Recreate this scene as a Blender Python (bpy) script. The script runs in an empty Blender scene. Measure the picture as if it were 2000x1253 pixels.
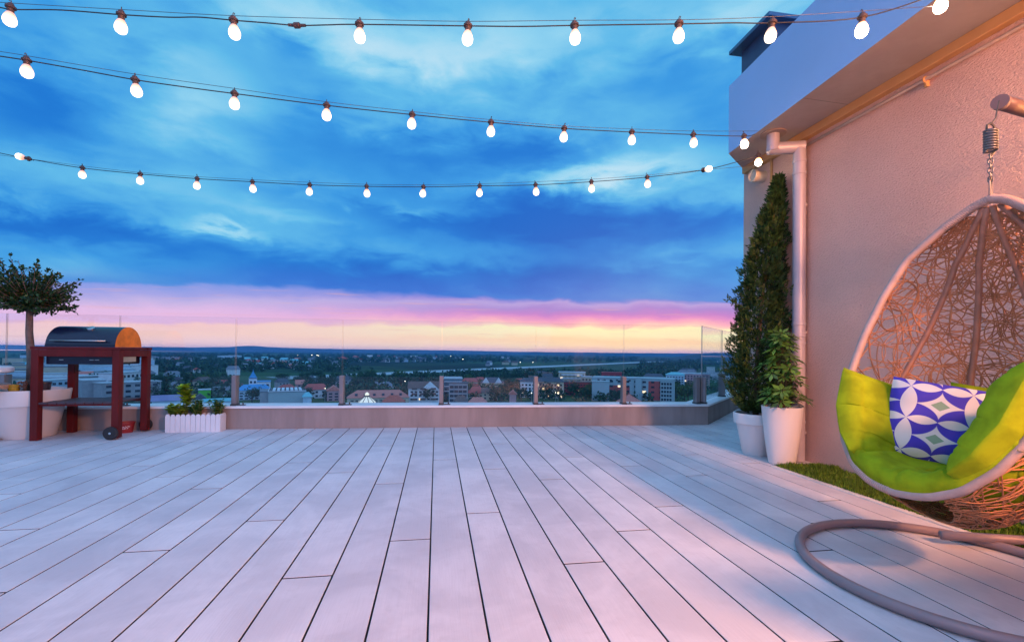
import bpy, bmesh, math, random
import numpy as np
from mathutils import Vector, Matrix
random.seed(7); rng = np.random.default_rng(7)
sc = bpy.context.scene
COL = sc.collection
R_ = math.radians
PI = math.pi

# ------------------------------------------------------------------ camera
CAM_H, FPX, CX, CY = .95, 900., 1000., 676.6
YAW, PITCH, ROLL = R_(9.3), R_(.6), R_(.6)
_f = np.array([math.sin(YAW)*math.cos(PITCH), math.cos(YAW)*math.cos(PITCH), math.sin(PITCH)])
_r0 = np.array([math.cos(YAW), -math.sin(YAW), 0.]); _u0 = np.cross(_r0, _f)
_r = _r0*math.cos(ROLL)+_u0*math.sin(ROLL); _u = _u0*math.cos(ROLL)-_r0*math.sin(ROLL)
_c = np.array([0, 0, CAM_H])
def ray(px, py): return _f+_r*(px-CX)/FPX-_u*(py-CY)/FPX
def G(px, py, Z=0.):                      # photo point -> point on a level at height Z
    d = ray(px, py); return _c+d*(Z-CAM_H)/d[2]
def DP(px, py, z): return _c+ray(px, py)*z      # ... at a depth
def PX(px, py, X): d = ray(px, py); return _c+d*X/d[0]
def PY(px, py, Y): d = ray(px, py); return _c+d*Y/d[1]
def az_el(px, py):
    d = ray(px, py); d = d/np.linalg.norm(d)
    return math.atan2(d[0], d[1]), math.asin(d[2])

cd = bpy.data.cameras.new('camera'); cam = bpy.data.objects.new('camera', cd); COL.objects.link(cam)
cd.sensor_width = 36; cd.lens = 36*FPX/2000; cd.shift_y = (CY-626.5)/2000
cd.clip_start = .05; cd.clip_end = 90000
M = Matrix(((_r[0], _u[0], -_f[0], 0), (_r[1], _u[1], -_f[1], 0), (_r[2], _u[2], -_f[2], CAM_H), (0, 0, 0, 1)))
cam.matrix_world = M
sc.camera = cam
sc.view_settings.view_transform = 'Standard'; sc.view_settings.look = 'None'
sc.view_settings.exposure = 0.; sc.view_settings.gamma = 1.
sc.cycles.max_bounces = 6; sc.cycles.transparent_max_bounces = 24; sc.cycles.diffuse_bounces = 3
sc.cycles.glossy_bounces = 3; sc.cycles.caustics_reflective = False; sc.cycles.caustics_refractive = False
sc.cycles.use_denoising = True; sc.cycles.sample_clamp_indirect = 4

# ------------------------------------------------------------------ node helper
class NT:
    def __init__(s, nt): s.nt = nt; s.n = nt.nodes; s.l = nt.links
    def put(s, sock, v):
        if isinstance(v, bpy.types.NodeSocket): s.l.new(v, sock)
        elif isinstance(v, (tuple, list)) and len(v) == 3 and sock.type == 'RGBA': sock.default_value = (*v, 1)
        else: sock.default_value = v
    def node(s, t, **kw):
        n = s.n.new(t)
        for k, v in kw.items(): setattr(n, k, v)
        return n
    def m(s, op, a, b=0., c=0.):
        n = s.n.new('ShaderNodeMath'); n.operation = op
        s.put(n.inputs[0], a); s.put(n.inputs[1], b); s.put(n.inputs[2], c); return n.outputs[0]
    def mix(s, fac, a, b, mode='MIX'):
        n = s.n.new('ShaderNodeMix'); n.data_type = 'RGBA'; n.blend_type = mode
        s.put(n.inputs[0], fac); s.put(n.inputs[6], a); s.put(n.inputs[7], b); return n.outputs[2]
    def ramp(s, fac, stops, interp='LINEAR'):
        n = s.n.new('ShaderNodeValToRGB'); n.color_ramp.interpolation = interp
        e = n.color_ramp.elements
        while len(e) < len(stops): e.new(.5)
        for q, (p, c) in zip(e, stops): q.position = p; q.color = (*c, 1) if len(c) == 3 else c
        s.put(n.inputs[0], fac); return n.outputs[0]
    def noise(s, vec, scale, detail=4., rough=.5, dist=0., dim='3D'):
        n = s.n.new('ShaderNodeTexNoise'); n.noise_dimensions = dim
        if vec is not None: s.l.new(vec, n.inputs['Vector'])
        n.inputs['Scale'].default_value = scale; n.inputs['Detail'].default_value = detail
        n.inputs['Roughness'].default_value = rough; n.inputs['Distortion'].default_value = dist
        return n.outputs[0]
    def sep(s, v):
        n = s.n.new('ShaderNodeSeparateXYZ'); s.l.new(v, n.inputs[0]); return n.outputs
    def comb(s, x, y, z):
        n = s.n.new('ShaderNodeCombineXYZ')
        for i, v in enumerate((x, y, z)): s.put(n.inputs[i], v)
        return n.outputs[0]
    def rng(s, v, a, b, c=0., d=1., smooth=True):
        n = s.n.new('ShaderNodeMapRange'); n.interpolation_type = 'SMOOTHSTEP' if smooth else 'LINEAR'
        for i, q in enumerate((v, a, b, c, d)): s.put(n.inputs[i], q)
        return n.outputs[0]
def s2l(c): return tuple((x/255/12.92 if x/255 <= .04045 else ((x/255+.055)/1.055)**2.4) for x in c)

# ------------------------------------------------------------------ sky: dusk clouds over a sunset band
w = bpy.data.worlds.new('World'); sc.world = w; w.use_nodes = True
T = NT(w.node_tree); T.n.clear()
tc = T.node('ShaderNodeTexCoord'); d3 = tc.outputs['Generated']
x, y, z = T.sep(d3)
az = T.m('ARCTAN2', x, y); el = T.m('ARCSINE', z)
# cloud layer coordinates: a flat deck overhead
zc = T.m('ADD', T.m('MAXIMUM', z, 0.), .30)
cl = T.comb(T.m('DIVIDE', x, zc), T.m('DIVIDE', y, zc), 0.)
n1 = T.noise(cl, 1.5, 4., .45, .1)
n2 = T.noise(cl, 3.6, 4., .45, .1)
warp = T.comb(az, T.m('MULTIPLY', el, 2.6), 0.)
n3 = T.noise(warp, 3.6, 7., .54, .2)
n4 = T.noise(warp, 9., 6., .55, .4)
# wandering of the cloud edges
azw = T.m('ADD', az, T.m('MULTIPLY', T.m('SUBTRACT', n3, .5), .30))
elw = T.m('ADD', el, T.m('MULTIPLY', T.m('SUBTRACT', n4, .5), .10))
L = T.m('ADD', .56, T.m('MULTIPLY', T.m('SUBTRACT', n1, .5), .42))
L = T.m('ADD', L, T.m('MULTIPLY', T.m('SUBTRACT', n3, .5), .45))
L = T.m('ADD', L, T.m('MULTIPLY', T.m('SUBTRACT', n2, .5), .22))
L = T.m('ADD', L, T.m('MULTIPLY', T.m('SUBTRACT', n4, .5), .24))
masses = [ # px, py, half width, half height, amount: banks of cloud and the clearer sky between them
 (960,432,350,42,-.42),(1200,455,330,48,-.40),(150,447,240,30,-.44),(1080,395,150,22,-.16),(1100,545,560,40,-.36),(420,505,460,44,-.12),
 (700,548,260,30,-.22),(40,200,170,90,-.30),(780,300,230,55,-.28),(300,300,200,40,-.05),(1010,300,160,40,-.16),(1330,150,170,60,-.08),(590,110,70,26,-.13),
 (650,50,230,50,.28),(790,120,140,40,.20),(980,95,170,55,.24),(430,205,90,75,.24),(340,110,80,40,.14),(1160,340,170,24,.40),(1300,310,120,30,.14),
 (1480,10,160,50,.26),(1200,20,140,40,.10),(820,408,110,16,.26),(440,447,70,11,.30),(600,420,120,16,.16),(230,340,200,30,.10),(1330,400,110,26,.10),(1350,500,120,18,.10),(200,590,210,30,.16),(120,535,140,22,.14)]
for px, py, hw, hh, am in masses:
    a0, e0 = az_el(px, py); a1 = az_el(px+hw, py)[0]; e1 = az_el(px, py-hh)[1]
    u = T.m('DIVIDE', T.m('SUBTRACT', azw, a0), a1-a0); v = T.m('DIVIDE', T.m('SUBTRACT', elw, e0), e1-e0)
    q = T.m('ADD', T.m('MULTIPLY', u, u), T.m('MULTIPLY', v, v))
    L = T.m('MULTIPLY_ADD', T.m('POWER', 2.718, T.m('MULTIPLY', q, -1.)), am, L)
# the cloud field out of view continues the same; colours of the cloud
blue = T.ramp(L, [(.0, s2l((14,104,202))), (.22, s2l((30,124,214))), (.42, s2l((58,154,227))), (.60, s2l((96,186,234))), (.80, s2l((144,210,240))), (1., s2l((190,226,244)))])
# sunset bands, by elevation (radians); the brightest part lies to the right
# the far edge of the cloud deck runs straight across the view: height over forward distance
fwd_ = T.m('MAXIMUM', T.m('ADD', T.m('MULTIPLY', x, math.sin(YAW)), T.m('MULTIPLY', y, math.cos(YAW))), .25)
ep = T.m('DIVIDE', z, fwd_)
ew = T.m('ADD', ep, T.m('MULTIPLY', T.m('SUBTRACT', n4, .5), .034))
ew = T.m('ADD', ew, T.m('MULTIPLY', T.m('SUBTRACT', n3, .5), .010))
def E(py):
    d = ray(850, py); return d[2]/(d[0]*math.sin(YAW)+d[1]*math.cos(YAW))
eb = T.m('DIVIDE', ew, .20)
P_ = lambda py: max(0., min(1., E(py)/.20))
def bstops(L_): return T.ramp(eb, sorted([(P_(y_), tuple(v*k_ for v in s2l(c_))) for y_, c_, k_ in L_], key=lambda q: q[0]))
bandL = bstops([(684, (246,206,206), 1.16), (672, (246,206,206), 1.14), (655, (251,206,196), 1.10), (638, (250,200,198), 1.08), (632, (228,182,220), 1.06), (611, (228,190,232), 1.), (592, (196,180,230), 1.), (580, (165,165,230), 1.), (563, (132,155,230), 1.), (556, (70,140,224), 1.)])
bandR = bstops([(684, (252,206,196), 1.16), (672, (252,220,178), 1.14), (661, (252,216,172), 1.10), (650, (252,238,192), 1.08), (639, (251,244,194), 1.07), (634, (250,205,190), 1.05), (627, (245,175,190), 1.04), (617, (220,140,200), 1.02), (610, (190,125,205), 1.), (600, (162,132,211), 1.), (590, (178,158,222), 1.), (583, (150,132,216), 1.), (576, (78,104,214), 1.)])
aL = az_el(250, 640)[0]; aR = az_el(1150, 640)[0]
side = T.rng(az, aL, aR)
band = T.mix(side, bandL, bandR)
# faint streaks of cloud inside the bright band
st = T.noise(T.comb(T.m('MULTIPLY', az, 3.), T.m('MULTIPLY', ep, 70.), 0.), 2.2, 5., .55)
band = T.mix(T.rng(st, .56, .74, 0., .40), band, s2l((238,176,170)))
lerp = lambda a, b_: T.m('ADD', a, T.m('MULTIPLY', side, b_-a))
bm = T.rng(ew, lerp(P_(566)*.20, P_(592)*.20), lerp(P_(553)*.20, P_(579)*.20))
nearb = T.rng(ew, lerp(P_(566)*.20, P_(590)*.20), lerp(P_(505)*.20, P_(520)*.20))
blue = T.mix(T.m('MULTIPLY', T.m('SUBTRACT', 1., nearb), .62), blue, s2l((62,108,212)))
sky = T.mix(bm, band, blue)
# the part of the sky behind the photographer: paler, pinkish, brighter cloud
beh = T.rng(y, .25, -.55)
sky = T.mix(T.m('MULTIPLY', beh, .85), sky, (.46, .84, 1.65))
top = T.rng(z, .72, .95)
sky = T.mix(T.m('MULTIPLY', top, .6), sky, (.50, .92, 1.70))
low = T.rng(z, -.02, -.10); sky = T.mix(low, sky, (.02, .035, .05))
nish = T.node('ShaderNodeTexSky', sky_type='NISHITA', sun_disc=False)
nish.sun_elevation = R_(1.2); nish.sun_rotation = R_(24.)
bg = T.node('ShaderNodeBackground'); T.put(bg.inputs[0], sky); bg.inputs[1].default_value = 1.
bg2 = T.node('ShaderNodeBackground'); T.put(bg2.inputs[0], nish.outputs[0]); bg2.inputs[1].default_value = .008
add = T.node('ShaderNodeAddShader'); T.l.new(bg.outputs[0], add.inputs[0]); T.l.new(bg2.outputs[0], add.inputs[1])
wo = T.node('ShaderNodeOutputWorld'); T.l.new(add.outputs[0], wo.inputs[0])

# the sun is at the horizon behind cloud: hardly any direct light is left
sd = bpy.data.lights.new('sun', 'SUN'); sd.energy = .06; sd.angle = R_(8); sd.color = (1, .72, .45)
so = bpy.data.objects.new('sun', sd); COL.objects.link(so)
_sd = Vector((math.sin(R_(24))*math.cos(R_(1.2)), math.cos(R_(24))*math.cos(R_(1.2)), math.sin(R_(1.2))))
so.rotation_euler = (-_sd).to_track_quat('-Z', 'Y').to_euler()

# ------------------------------------------------------------------ materials
def pm(name, col, rough=.6, metal=0., var=.12, scale=6., bump=0., bscale=60., stretch=(1, 1, 1), spec=.5, island=0., bdist=.01, trans=0.):
    m = bpy.data.materials.new(name); m.use_nodes = True; t = NT(m.node_tree)
    b = t.n['Principled BSDF']
    co = t.node('ShaderNodeTexCoord').outputs['Object']
    mp = t.node('ShaderNodeMapping'); t.l.new(co, mp.inputs[0]); mp.inputs[3].default_value = stretch
    v = mp.outputs[0]
    n = t.noise(v, scale, 5., .55)
    c = t.mix(t.rng(n, .3, .7), tuple(x*(1-var) for x in col), tuple(min(1, x*(1+var)) for x in col))
    if island:
        g = t.node('ShaderNodeNewGeometry')
        c = t.mix(1., c, t.ramp(g.outputs['Random Per Island'], [(0, (1-island,)*3), (1, (1+island,)*3)]), 'MULTIPLY')
    t.put(b.inputs['Base Color'], c); b.inputs['Roughness'].default_value = rough; b.inputs['Metallic'].default_value = metal
    b.inputs['Specular IOR Level'].default_value = spec
    if trans: b.inputs['Subsurface Weight'].default_value = 0.
    if bump:
        bn = t.node('ShaderNodeBump'); bn.inputs['Strength'].default_value = bump; bn.inputs['Distance'].default_value = bdist
        t.l.new(t.noise(v, bscale, 4., .6), bn.inputs['Height']); t.l.new(bn.outputs[0], b.inputs['Normal'])
    return m
def emis(name, col, s):
    m = bpy.data.materials.new(name); m.use_nodes = True; t = NT(m.node_tree); b = t.n['Principled BSDF']
    b.inputs['Base Color'].default_value = (.8, .75, .65, 1)
    b.inputs['Emission Color'].default_value = (*col, 1); b.inputs['Emission Strength'].default_value = s
    return m
def leafmat(name, col, var=.35, rough=.55, spec=.3, dry=None):
    m = bpy.data.materials.new(name); m.use_nodes = True; t = NT(m.node_tree); b = t.n['Principled BSDF']
    g = t.node('ShaderNodeNewGeometry')
    c = t.ramp(g.outputs['Random Per Island'], [(0, tuple(x*(1-var) for x in col)), (.6, col), (.95, tuple(min(1, x*(1+var*1.3)) for x in col)), (1, dry or tuple(min(1, x*(1+var*1.4)) for x in col))])
    t.put(b.inputs['Base Color'], c); b.inputs['Roughness'].default_value = rough; b.inputs['Specular IOR Level'].default_value = spec
    tr = t.node('ShaderNodeBsdfTranslucent'); t.put(tr.inputs[0], c)
    mx = t.node('ShaderNodeMixShader'); mx.inputs[0].default_value = .25
    t.l.new(b.outputs[0], mx.inputs[1]); t.l.new(tr.outputs[0], mx.inputs[2]); t.l.new(mx.outputs[0], t.n['Material Output'].inputs[0])
    return m

# ------------------------------------------------------------------ mesh builder
class MB:
    def __init__(s): s.v = []; s.f = []; s.mi = []; s.k = 0
    def add(s, vs, fs):
        o = len(s.v); s.v += [tuple(map(float, q)) for q in vs]
        s.f += [tuple(i+o for i in f) for f in fs]; s.mi += [s.k]*len(fs); return s
    def box(s, c, d, M=None):             # centre, full size
        hx, hy, hz = (q/2 for q in d)
        vs = [Vector((sx*hx, sy*hy, sz*hz)) for sz in (-1, 1) for sx, sy in ((-1, -1), (1, -1), (1, 1), (-1, 1))]
        if M is not None: vs = [M @ q for q in vs]
        vs = [(q[0]+c[0], q[1]+c[1], q[2]+c[2]) for q in vs]
        return s.add(vs, [(3, 2, 1, 0), (4, 5, 6, 7), (0, 1, 5, 4), (1, 2, 6, 5), (2, 3, 7, 6), (3, 0, 4, 7)])
    def bbox(s, c, d, b=.006, M=None):    # box with bevelled edges
        bm = bmesh.new(); bmesh.ops.create_cube(bm, size=1.)
        for q in bm.verts: q.co = Vector((q.co.x*d[0], q.co.y*d[1], q.co.z*d[2]))
        bmesh.ops.bevel(bm, geom=list(bm.edges), offset=b, segments=2, affect='EDGES', profile=.5)
        bm.verts.index_update()
        vs = [(M @ q.co if M is not None else q.co.copy())+Vector(c) for q in bm.verts]
        s.add(vs, [tuple(q.index for q in f.verts) for f in bm.faces]); bm.free(); return s
    def prism(s, poly, z0, z1):
        n = len(poly); vs = [(p[0], p[1], z0) for p in poly]+[(p[0], p[1], z1) for p in poly]
        return s.add(vs, [tuple(range(n-1, -1, -1)), tuple(range(n, 2*n))]+[(i, (i+1) % n, (i+1) % n+n, i+n) for i in range(n)])
    def lathe(s, prof, n=24, c=(0, 0, 0), M=None):
        vs = []; fs = []
        for r, zz in prof:
            for i in range(n):
                a = 2*PI*i/n; q = Vector((r*math.cos(a), r*math.sin(a), zz))
                if M is not None: q = M @ q
                vs.append((q[0]+c[0], q[1]+c[1], q[2]+c[2]))
        for j in range(len(prof)-1):
            for i in range(n): fs.append((j*n+i, j*n+(i+1) % n, (j+1)*n+(i+1) % n, (j+1)*n+i))
        fs.append(tuple(range(n-1, -1, -1))); fs.append(tuple((len(prof)-1)*n+i for i in range(n)))
        return s.add(vs, fs)
    def tube(s, pts, r, n=8, closed=False, caps=True):
        pts = [Vector(p) for p in pts]; N = len(pts)
        rr = r if isinstance(r, (list, tuple)) else [r]*N
        vs = []; fs = []; nrm = None
        for i, p in enumerate(pts):
            a = pts[(i-1) % N] if (closed or i > 0) else p
            b = pts[(i+1) % N] if (closed or i < N-1) else p
            t = (b-a); t = t.normalized() if t.length > 1e-9 else Vector((0, 0, 1))
            if nrm is None: nrm = t.orthogonal().normalized()
            nrm = nrm-t*nrm.dot(t)
            nrm = nrm.normalized() if nrm.length > 1e-6 else t.orthogonal().normalized()
            bn = t.cross(nrm)
            for k in range(n):
                an = 2*PI*k/n; vs.append(p+(nrm*math.cos(an)+bn*math.sin(an))*rr[i])
        seg = N if closed else N-1
        for i in range(seg):
            i2 = (i+1) % N
            for k in range(n): fs.append((i*n+k, i*n+(k+1) % n, i2*n+(k+1) % n, i2*n+k))
        if caps and not closed: fs += [tuple(range(n-1, -1, -1)), tuple((N-1)*n+k for k in range(n))]
        return s.add(vs, fs)
    def build(s, name, mat, parent=None, smooth=False, world=True, uv=None):
        o = np.array(parent.location) if (parent is not None and world) else np.zeros(3)
        if parent is not None and parent.parent is not None and world: o = o+np.array(parent.parent.location)
        me = bpy.data.meshes.new(name); me.from_pydata([tuple(np.array(q)-o) for q in s.v], [], s.f)
        for m in (mat if isinstance(mat, (list, tuple)) else [mat]): me.materials.append(m)
        if s.k or any(s.mi): me.polygons.foreach_set('material_index', s.mi)
        if smooth is True: me.polygons.foreach_set('use_smooth', [True]*len(me.polygons))
        elif smooth:
            me.polygons.foreach_set('use_smooth', [True]*len(me.polygons)); me.set_sharp_from_angle(angle=R_(smooth))
        me.update()
        ob = bpy.data.objects.new(name, me); COL.objects.link(ob)
        if parent is not None: ob.parent = parent
        return ob
def tag(o, label=None, cat=None, group=None, kind=None):
    if label: o['label'] = label
    if cat: o['category'] = cat
    if group: o['group'] = group
    if kind: o['kind'] = kind
    return o
def thing(name, label, cat, loc=(0, 0, 0), group=None, rz=0.):
    o = bpy.data.objects.new(name, None); COL.objects.link(o); o.empty_display_size = .1
    o.location = tuple(map(float, loc)); o.rotation_euler = (0, 0, rz); return tag(o, label, cat, group)
def kids(o): return [c for c in bpy.data.objects if c.parent == o]
def copy_tree(o, parent=None):
    c = o.copy(); COL.objects.link(c)
    if parent is not None: c.parent = parent
    for ch in list(o.children): copy_tree(ch, c)
    return c
def quads(name, P, A, B, mat, parent, fold=0.):   # leaf-like diamonds: centre line A, half width B
    n = len(P); V = np.empty((n*4, 3)); V[0::4] = P; V[1::4] = P+A*.5+B; V[2::4] = P+A; V[3::4] = P+A*.5-B
    if parent is not None: V -= np.array(parent.location)
    me = bpy.data.meshes.new(name); me.vertices.add(n*4); me.vertices.foreach_set('co', V.ravel())
    me.loops.add(n*4); me.loops.foreach_set('vertex_index', np.arange(n*4))
    me.polygons.add(n); me.polygons.foreach_set('loop_start', np.arange(0, n*4, 4)); me.update(calc_edges=True)
    me.materials.append(mat); ob = bpy.data.objects.new(name, me); COL.objects.link(ob)
    if parent is not None: ob.parent = parent
    return ob
def unit(v): return v/np.maximum(np.linalg.norm(v, axis=-1, keepdims=True), 1e-9)
ORD = ['first','second','third','fourth','fifth','sixth','seventh','eighth','ninth','tenth','eleventh','twelfth','thirteenth','fourteenth','fifteenth','sixteenth','seventeenth','eighteenth','nineteenth','twentieth','twenty-first','twenty-second','twenty-third','twenty-fourth','twenty-fifth']

# ------------------------------------------------------------------ terrace: deck boards
XB = {0: -.018, 1: .184, 2: .382}
for k in range(3, 11): XB[k] = .382+(k-2)*.1925
for k in range(11, 60): XB[k] = XB[10]+(k-10)*.177
for k in range(-1, -60, -1): XB[k] = -.018+k*.2015
PA, PB_, PC = np.array([-2.105, 5.90]), np.array([3.591, 5.665]), np.array([5.012, 7.109])
def ywall(x):                              # foot of the parapet at x
    if x <= PB_[0]: return PA[1]+(x-PA[0])*(PB_[1]-PA[1])/(PB_[0]-PA[0])
    return PB_[1]+(x-PB_[0])*(PC[1]-PB_[1])/(PC[0]-PB_[0])
WX = 3.278; GX = 2.80; GY = 3.50           # wall face, lawn edge, lawn end
JO = {3: 2.03, 4: 3.38, 5: 2.37, 0: 4.08, 1: 2.72, 2: 3.72}
m_deck = bpy.data.materials.new('composite_decking'); m_deck.use_nodes = True
t = NT(m_deck.node_tree); b = t.n['Principled BSDF']
g = t.node('ShaderNodeNewGeometry'); co = t.node('ShaderNodeTexCoord').outputs['Object']
mp = t.node('ShaderNodeMapping'); t.l.new(co, mp.inputs[0]); mp.inputs[3].default_value = (1, .035, 1)
grain = t.noise(mp.outputs[0], 150., 4., .6)
stain = t.noise(co, 2.3, 6., .6, .6); fine = t.noise(co, 14., 5., .6)
c = t.mix(t.rng(stain, .35, .68), (.545, .52, .545), (.68, .65, .665))
c = t.mix(t.rng(fine, .55, .78, 0., .45), c, (.50, .47, .48))
c = t.mix(1., c, t.ramp(g.outputs['Random Per Island'], [(0, (.90, .90, .92)), (1, (1.06, 1.05, 1.04))]), 'MULTIPLY')
c = t.mix(t.rng(grain, .35, .75, 0., .22), c, (.45, .42, .43))
t.put(b.inputs['Base Color'], c); t.put(b.inputs['Roughness'], t.rng(fine, .2, .8, .42, .58))
b.inputs['Specular IOR Level'].default_value = .28
bn = t.node('ShaderNodeBump'); bn.inputs['Strength'].default_value = .35; bn.inputs['Distance'].default_value = .002
t.l.new(grain, bn.inputs['Height']); t.l.new(bn.outputs[0], b.inputs['Normal'])
m_dark = pm('gap_shadow_membrane', (.03, .03, .035), .8)
m_gap_shade = pm('board_edge', (.025, .022, .035), .9)  # board sides coloured dark to give the shade inside the gaps
B = MB(); gap = .0036
def board(x0, x1, y0, y1a, y1b):
    z0, z1, e = -.028, 0., .0015
    vs = [(x0, y0, z0), (x1, y0, z0), (x1, y1b, z0), (x0, y1a, z0), (x0, y0, z1-e), (x1, y0, z1-e), (x1, y1b, z1-e), (x0, y1a, z1-e),
          (x0+e, y0+e, z1), (x1-e, y0+e, z1), (x1-e, y1b-e, z1), (x0+e, y1a-e, z1)]
    B.k = 1; B.add(vs, [(0, 1, 5, 4), (1, 2, 6, 5), (2, 3, 7, 6), (3, 0, 4, 7)]); B.k = 0
    B.add(vs, [(4, 5, 9, 8), (5, 6, 10, 9), (6, 7, 11, 10), (7, 4, 8, 11), (8, 9, 10, 11)])
for k in range(-40, 40):
    x0, x1 = XB[k]+gap, XB[k+1]-gap
    j = JO[k % 6]-.006*k
    ys = sorted(j+2.7*i for i in range(-4, 6))
    ystart = -5.
    if k >= 15: ystart = GY+.02
    if x0 > WX-.01: ystart = 4.532+(x0-WX)*.95+.02
    e0, e1 = ywall(x0)-.004, ywall(x1)-.004
    if ystart > min(e0, e1)-.05: continue
    cut = [q for q in ys if ystart+.1 < q < min(e0, e1)-.1]
    pts = [ystart]+cut+[None]
    for a, bq in zip(pts, pts[1:]):
        ya = a+(gap*1.5 if a != ystart else 0)
        if bq is None: board(x0, x1, ya, e0, e1)
        else: board(x0, x1, ya, bq-gap*1.5, bq-gap*1.5)
deck = tag(B.build('deck', [m_deck, m_gap_shade]), 'pale greyish pink composite board terrace floor', 'deck', kind='structure')
U = MB(); U.add([(-9, -5, -.03), (8, -5, -.03), (8, 9.6, -.03), (5.0, 7.1, -.03), (3.59, 5.67, -.03), (-9, 6.2, -.03)], [(0, 1, 2, 3, 4, 5)])
tag(U.build('deck_underlay', m_dark), 'dark layer seen in the gaps between deck boards', 'underlay', kind='structure')
m_edge = pm('pale_edge_board', (.66, .60, .55), .5, scale=4, bump=.1, bscale=90)
eb_ = MB(); eb_.bbox((GX-.002+.027, (GY-5)/2, -.006), (.05, GY+5, .03), .004)
tag(eb_.build('deck_edging', m_edge), 'narrow pale board edging the strip of artificial grass', 'edging', kind='structure')
m_soil = pm('turf_backing', (.02, .05, .012), .9)
so_ = MB(); so_.add([(GX+.04, -5, -.004), (WX, -5, -.004), (WX, GY, -.004), (GX+.04, GY, -.004)], [(0, 1, 2, 3)])
tag(so_.build('lawn_base', m_soil), 'backing under the strip of artificial grass', 'turf backing', kind='structure')
eb2 = MB(); eb2.box(((GX+WX)/2+.02, GY+.01, -.004), (WX-GX-.045, .02, .026))
tag(eb2.build('deck_edging', m_edge), 'short pale edging board at the far end of the grass strip', 'edging', kind='structure')
# artificial grass: blades, denser where it shows
n = 42000
yy = -0.6+(GY+.6)*rng.random(n)**.75; xx = GX+.036+(WX-GX-.04)*rng.random(n)
cl_ = np.sin(xx*23+np.sin(yy*9))*np.sin(yy*19+2*np.sin(xx*13)); hgt = .014+.026*rng.random(n)**1.5+.024*np.clip(cl_, 0, 1)
P = np.c_[xx, yy, np.full(n, -.004)]
ang = rng.random(n)*2*PI; lean = .5*rng.random(n)
A = np.c_[np.cos(ang)*lean*hgt, np.sin(ang)*lean*hgt, hgt]
Bv = np.c_[-np.sin(ang), np.cos(ang), np.zeros(n)]*(.0022+.0015*rng.random((n, 1)))
m_grass = leafmat('artificial_grass', (.12, .21, .016), .6, .6, .3, (.20, .20, .05))
tag(quads('grass', P, A, Bv, m_grass, None), 'bright green artificial grass strip along the wall', 'grass', kind='stuff')

# ------------------------------------------------------------------ parapet and glass fence
m_stucco_p = pm('parapet_render', (.31, .25, .235), .85, var=.17, scale=4.5, stretch=(1, 1, .18), bump=.5, bscale=160, bdist=.004)
m_cap = pm('white_coping', (.78, .79, .80), .42, var=.05, scale=3)
PZ = PY(900, 791, 5.80)[2]
nrm = lambda a, b: np.array([-(b-a)[1], (b-a)[0]])/np.linalg.norm(b-a)
PL = np.array([-9., ywall(-9.)])
n1v, n2v = nrm(PL, PB_), nrm(PB_, PC)
PC2 = PB_+(PC-PB_)*2.4
th = .30
mit = (n1v+n2v)/np.linalg.norm(n1v+n2v); mit = mit/np.dot(mit, n1v)
def off(o): return PL+n1v*o, PB_+mit*o, PC2+n2v*o
a0, b0, c0 = off(0); a1, b1, c1 = off(th)
par = thing('parapet_wall', 'low beige rendered wall with white coping below the glass', 'parapet', (PB_[0], PB_[1], 0))
q = MB(); q.prism([a0, b0, b1, a1], -.6, PZ-.025); q.prism([b0, c0, c1, b1], -.6, PZ-.025); q.build('wall', m_stucco_p, par)
a0, b0, c0 = off(-.018); a1, b1, c1 = off(th+.02)
q = MB(); q.prism([a0, b0, b1, a1], PZ-.025, PZ); q.prism([b0, c0, c1, b1], PZ-.025, PZ); q.build('coping', m_cap, par)

m_glass = bpy.data.materials.new('clear_glass'); m_glass.use_nodes = True
t = NT(m_glass.node_tree); t.n.remove(t.n['Principled BSDF'])
tr = t.node('ShaderNodeBsdfTransparent'); tr.inputs[0].default_value = (.955, .97, .975, 1)
gl = t.node('ShaderNodeBsdfGlossy'); gl.inputs[1].default_value = .0; gl.inputs[0].default_value = (.9, .95, 1, 1)
fr = t.node('ShaderNodeFresnel'); fr.inputs[0].default_value = 1.45
mx = t.node('ShaderNodeMixShader'); t.l.new(t.m('MULTIPLY', fr.outputs[0], .5), mx.inputs[0]); t.l.new(tr.outputs[0], mx.inputs[1]); t.l.new(gl.outputs[0], mx.inputs[2])
t.l.new(mx.outputs[0], t.n['Material Output'].inputs[0])
m_gedge = bpy.data.materials.new('glass_edge'); m_gedge.use_nodes = True
t = NT(m_gedge.node_tree); b = t.n['Principled BSDF']; b.inputs['Base Color'].default_value = (.62, .52, .50, 1); b.inputs['Roughness'].default_value = .25
tr = t.node('ShaderNodeBsdfTransparent'); tr.inputs[0].default_value = (.8, .85, .85, 1)
mx = t.node('ShaderNodeMixShader'); mx.inputs[0].default_value = .45; t.l.new(tr.outputs[0], mx.inputs[1]); t.l.new(b.outputs[0], mx.inputs[2])
t.l.new(mx.outputs[0], t.n['Material Output'].inputs[0])
m_post = pm('grey_fence_post', (.23, .21, .22), .45, metal=.35, var=.06)
m_foot = pm('dark_post_foot', (.05, .05, .055), .5)
m_steel = pm('bright_steel', (.55, .55, .56), .28, metal=1., var=.05)
POST_H = PY(862, 734, 5.86)[2]-PZ
GTOP = PY(862, 627, 5.90)[2]
def along(px, o=.05):                       # point on the main run of the fence seen at photo column px
    d = ray(px, 740); lo, hi = -9., PB_[0]+.4
    best = min(np.linspace(lo, hi, 4000), key=lambda x_: abs(x_/ (ywall(x_)+o) - d[0]/d[1]) if x_ <= 9 else 9)
    return best
postx = [along(p) for p in (-190, 5, 228, 457, 667, 862, 1047, 1219)]
ul = (PB_-PL)/np.linalg.norm(PB_-PL); ud = (PC-PB_)/np.linalg.norm(PC-PB_)
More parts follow.
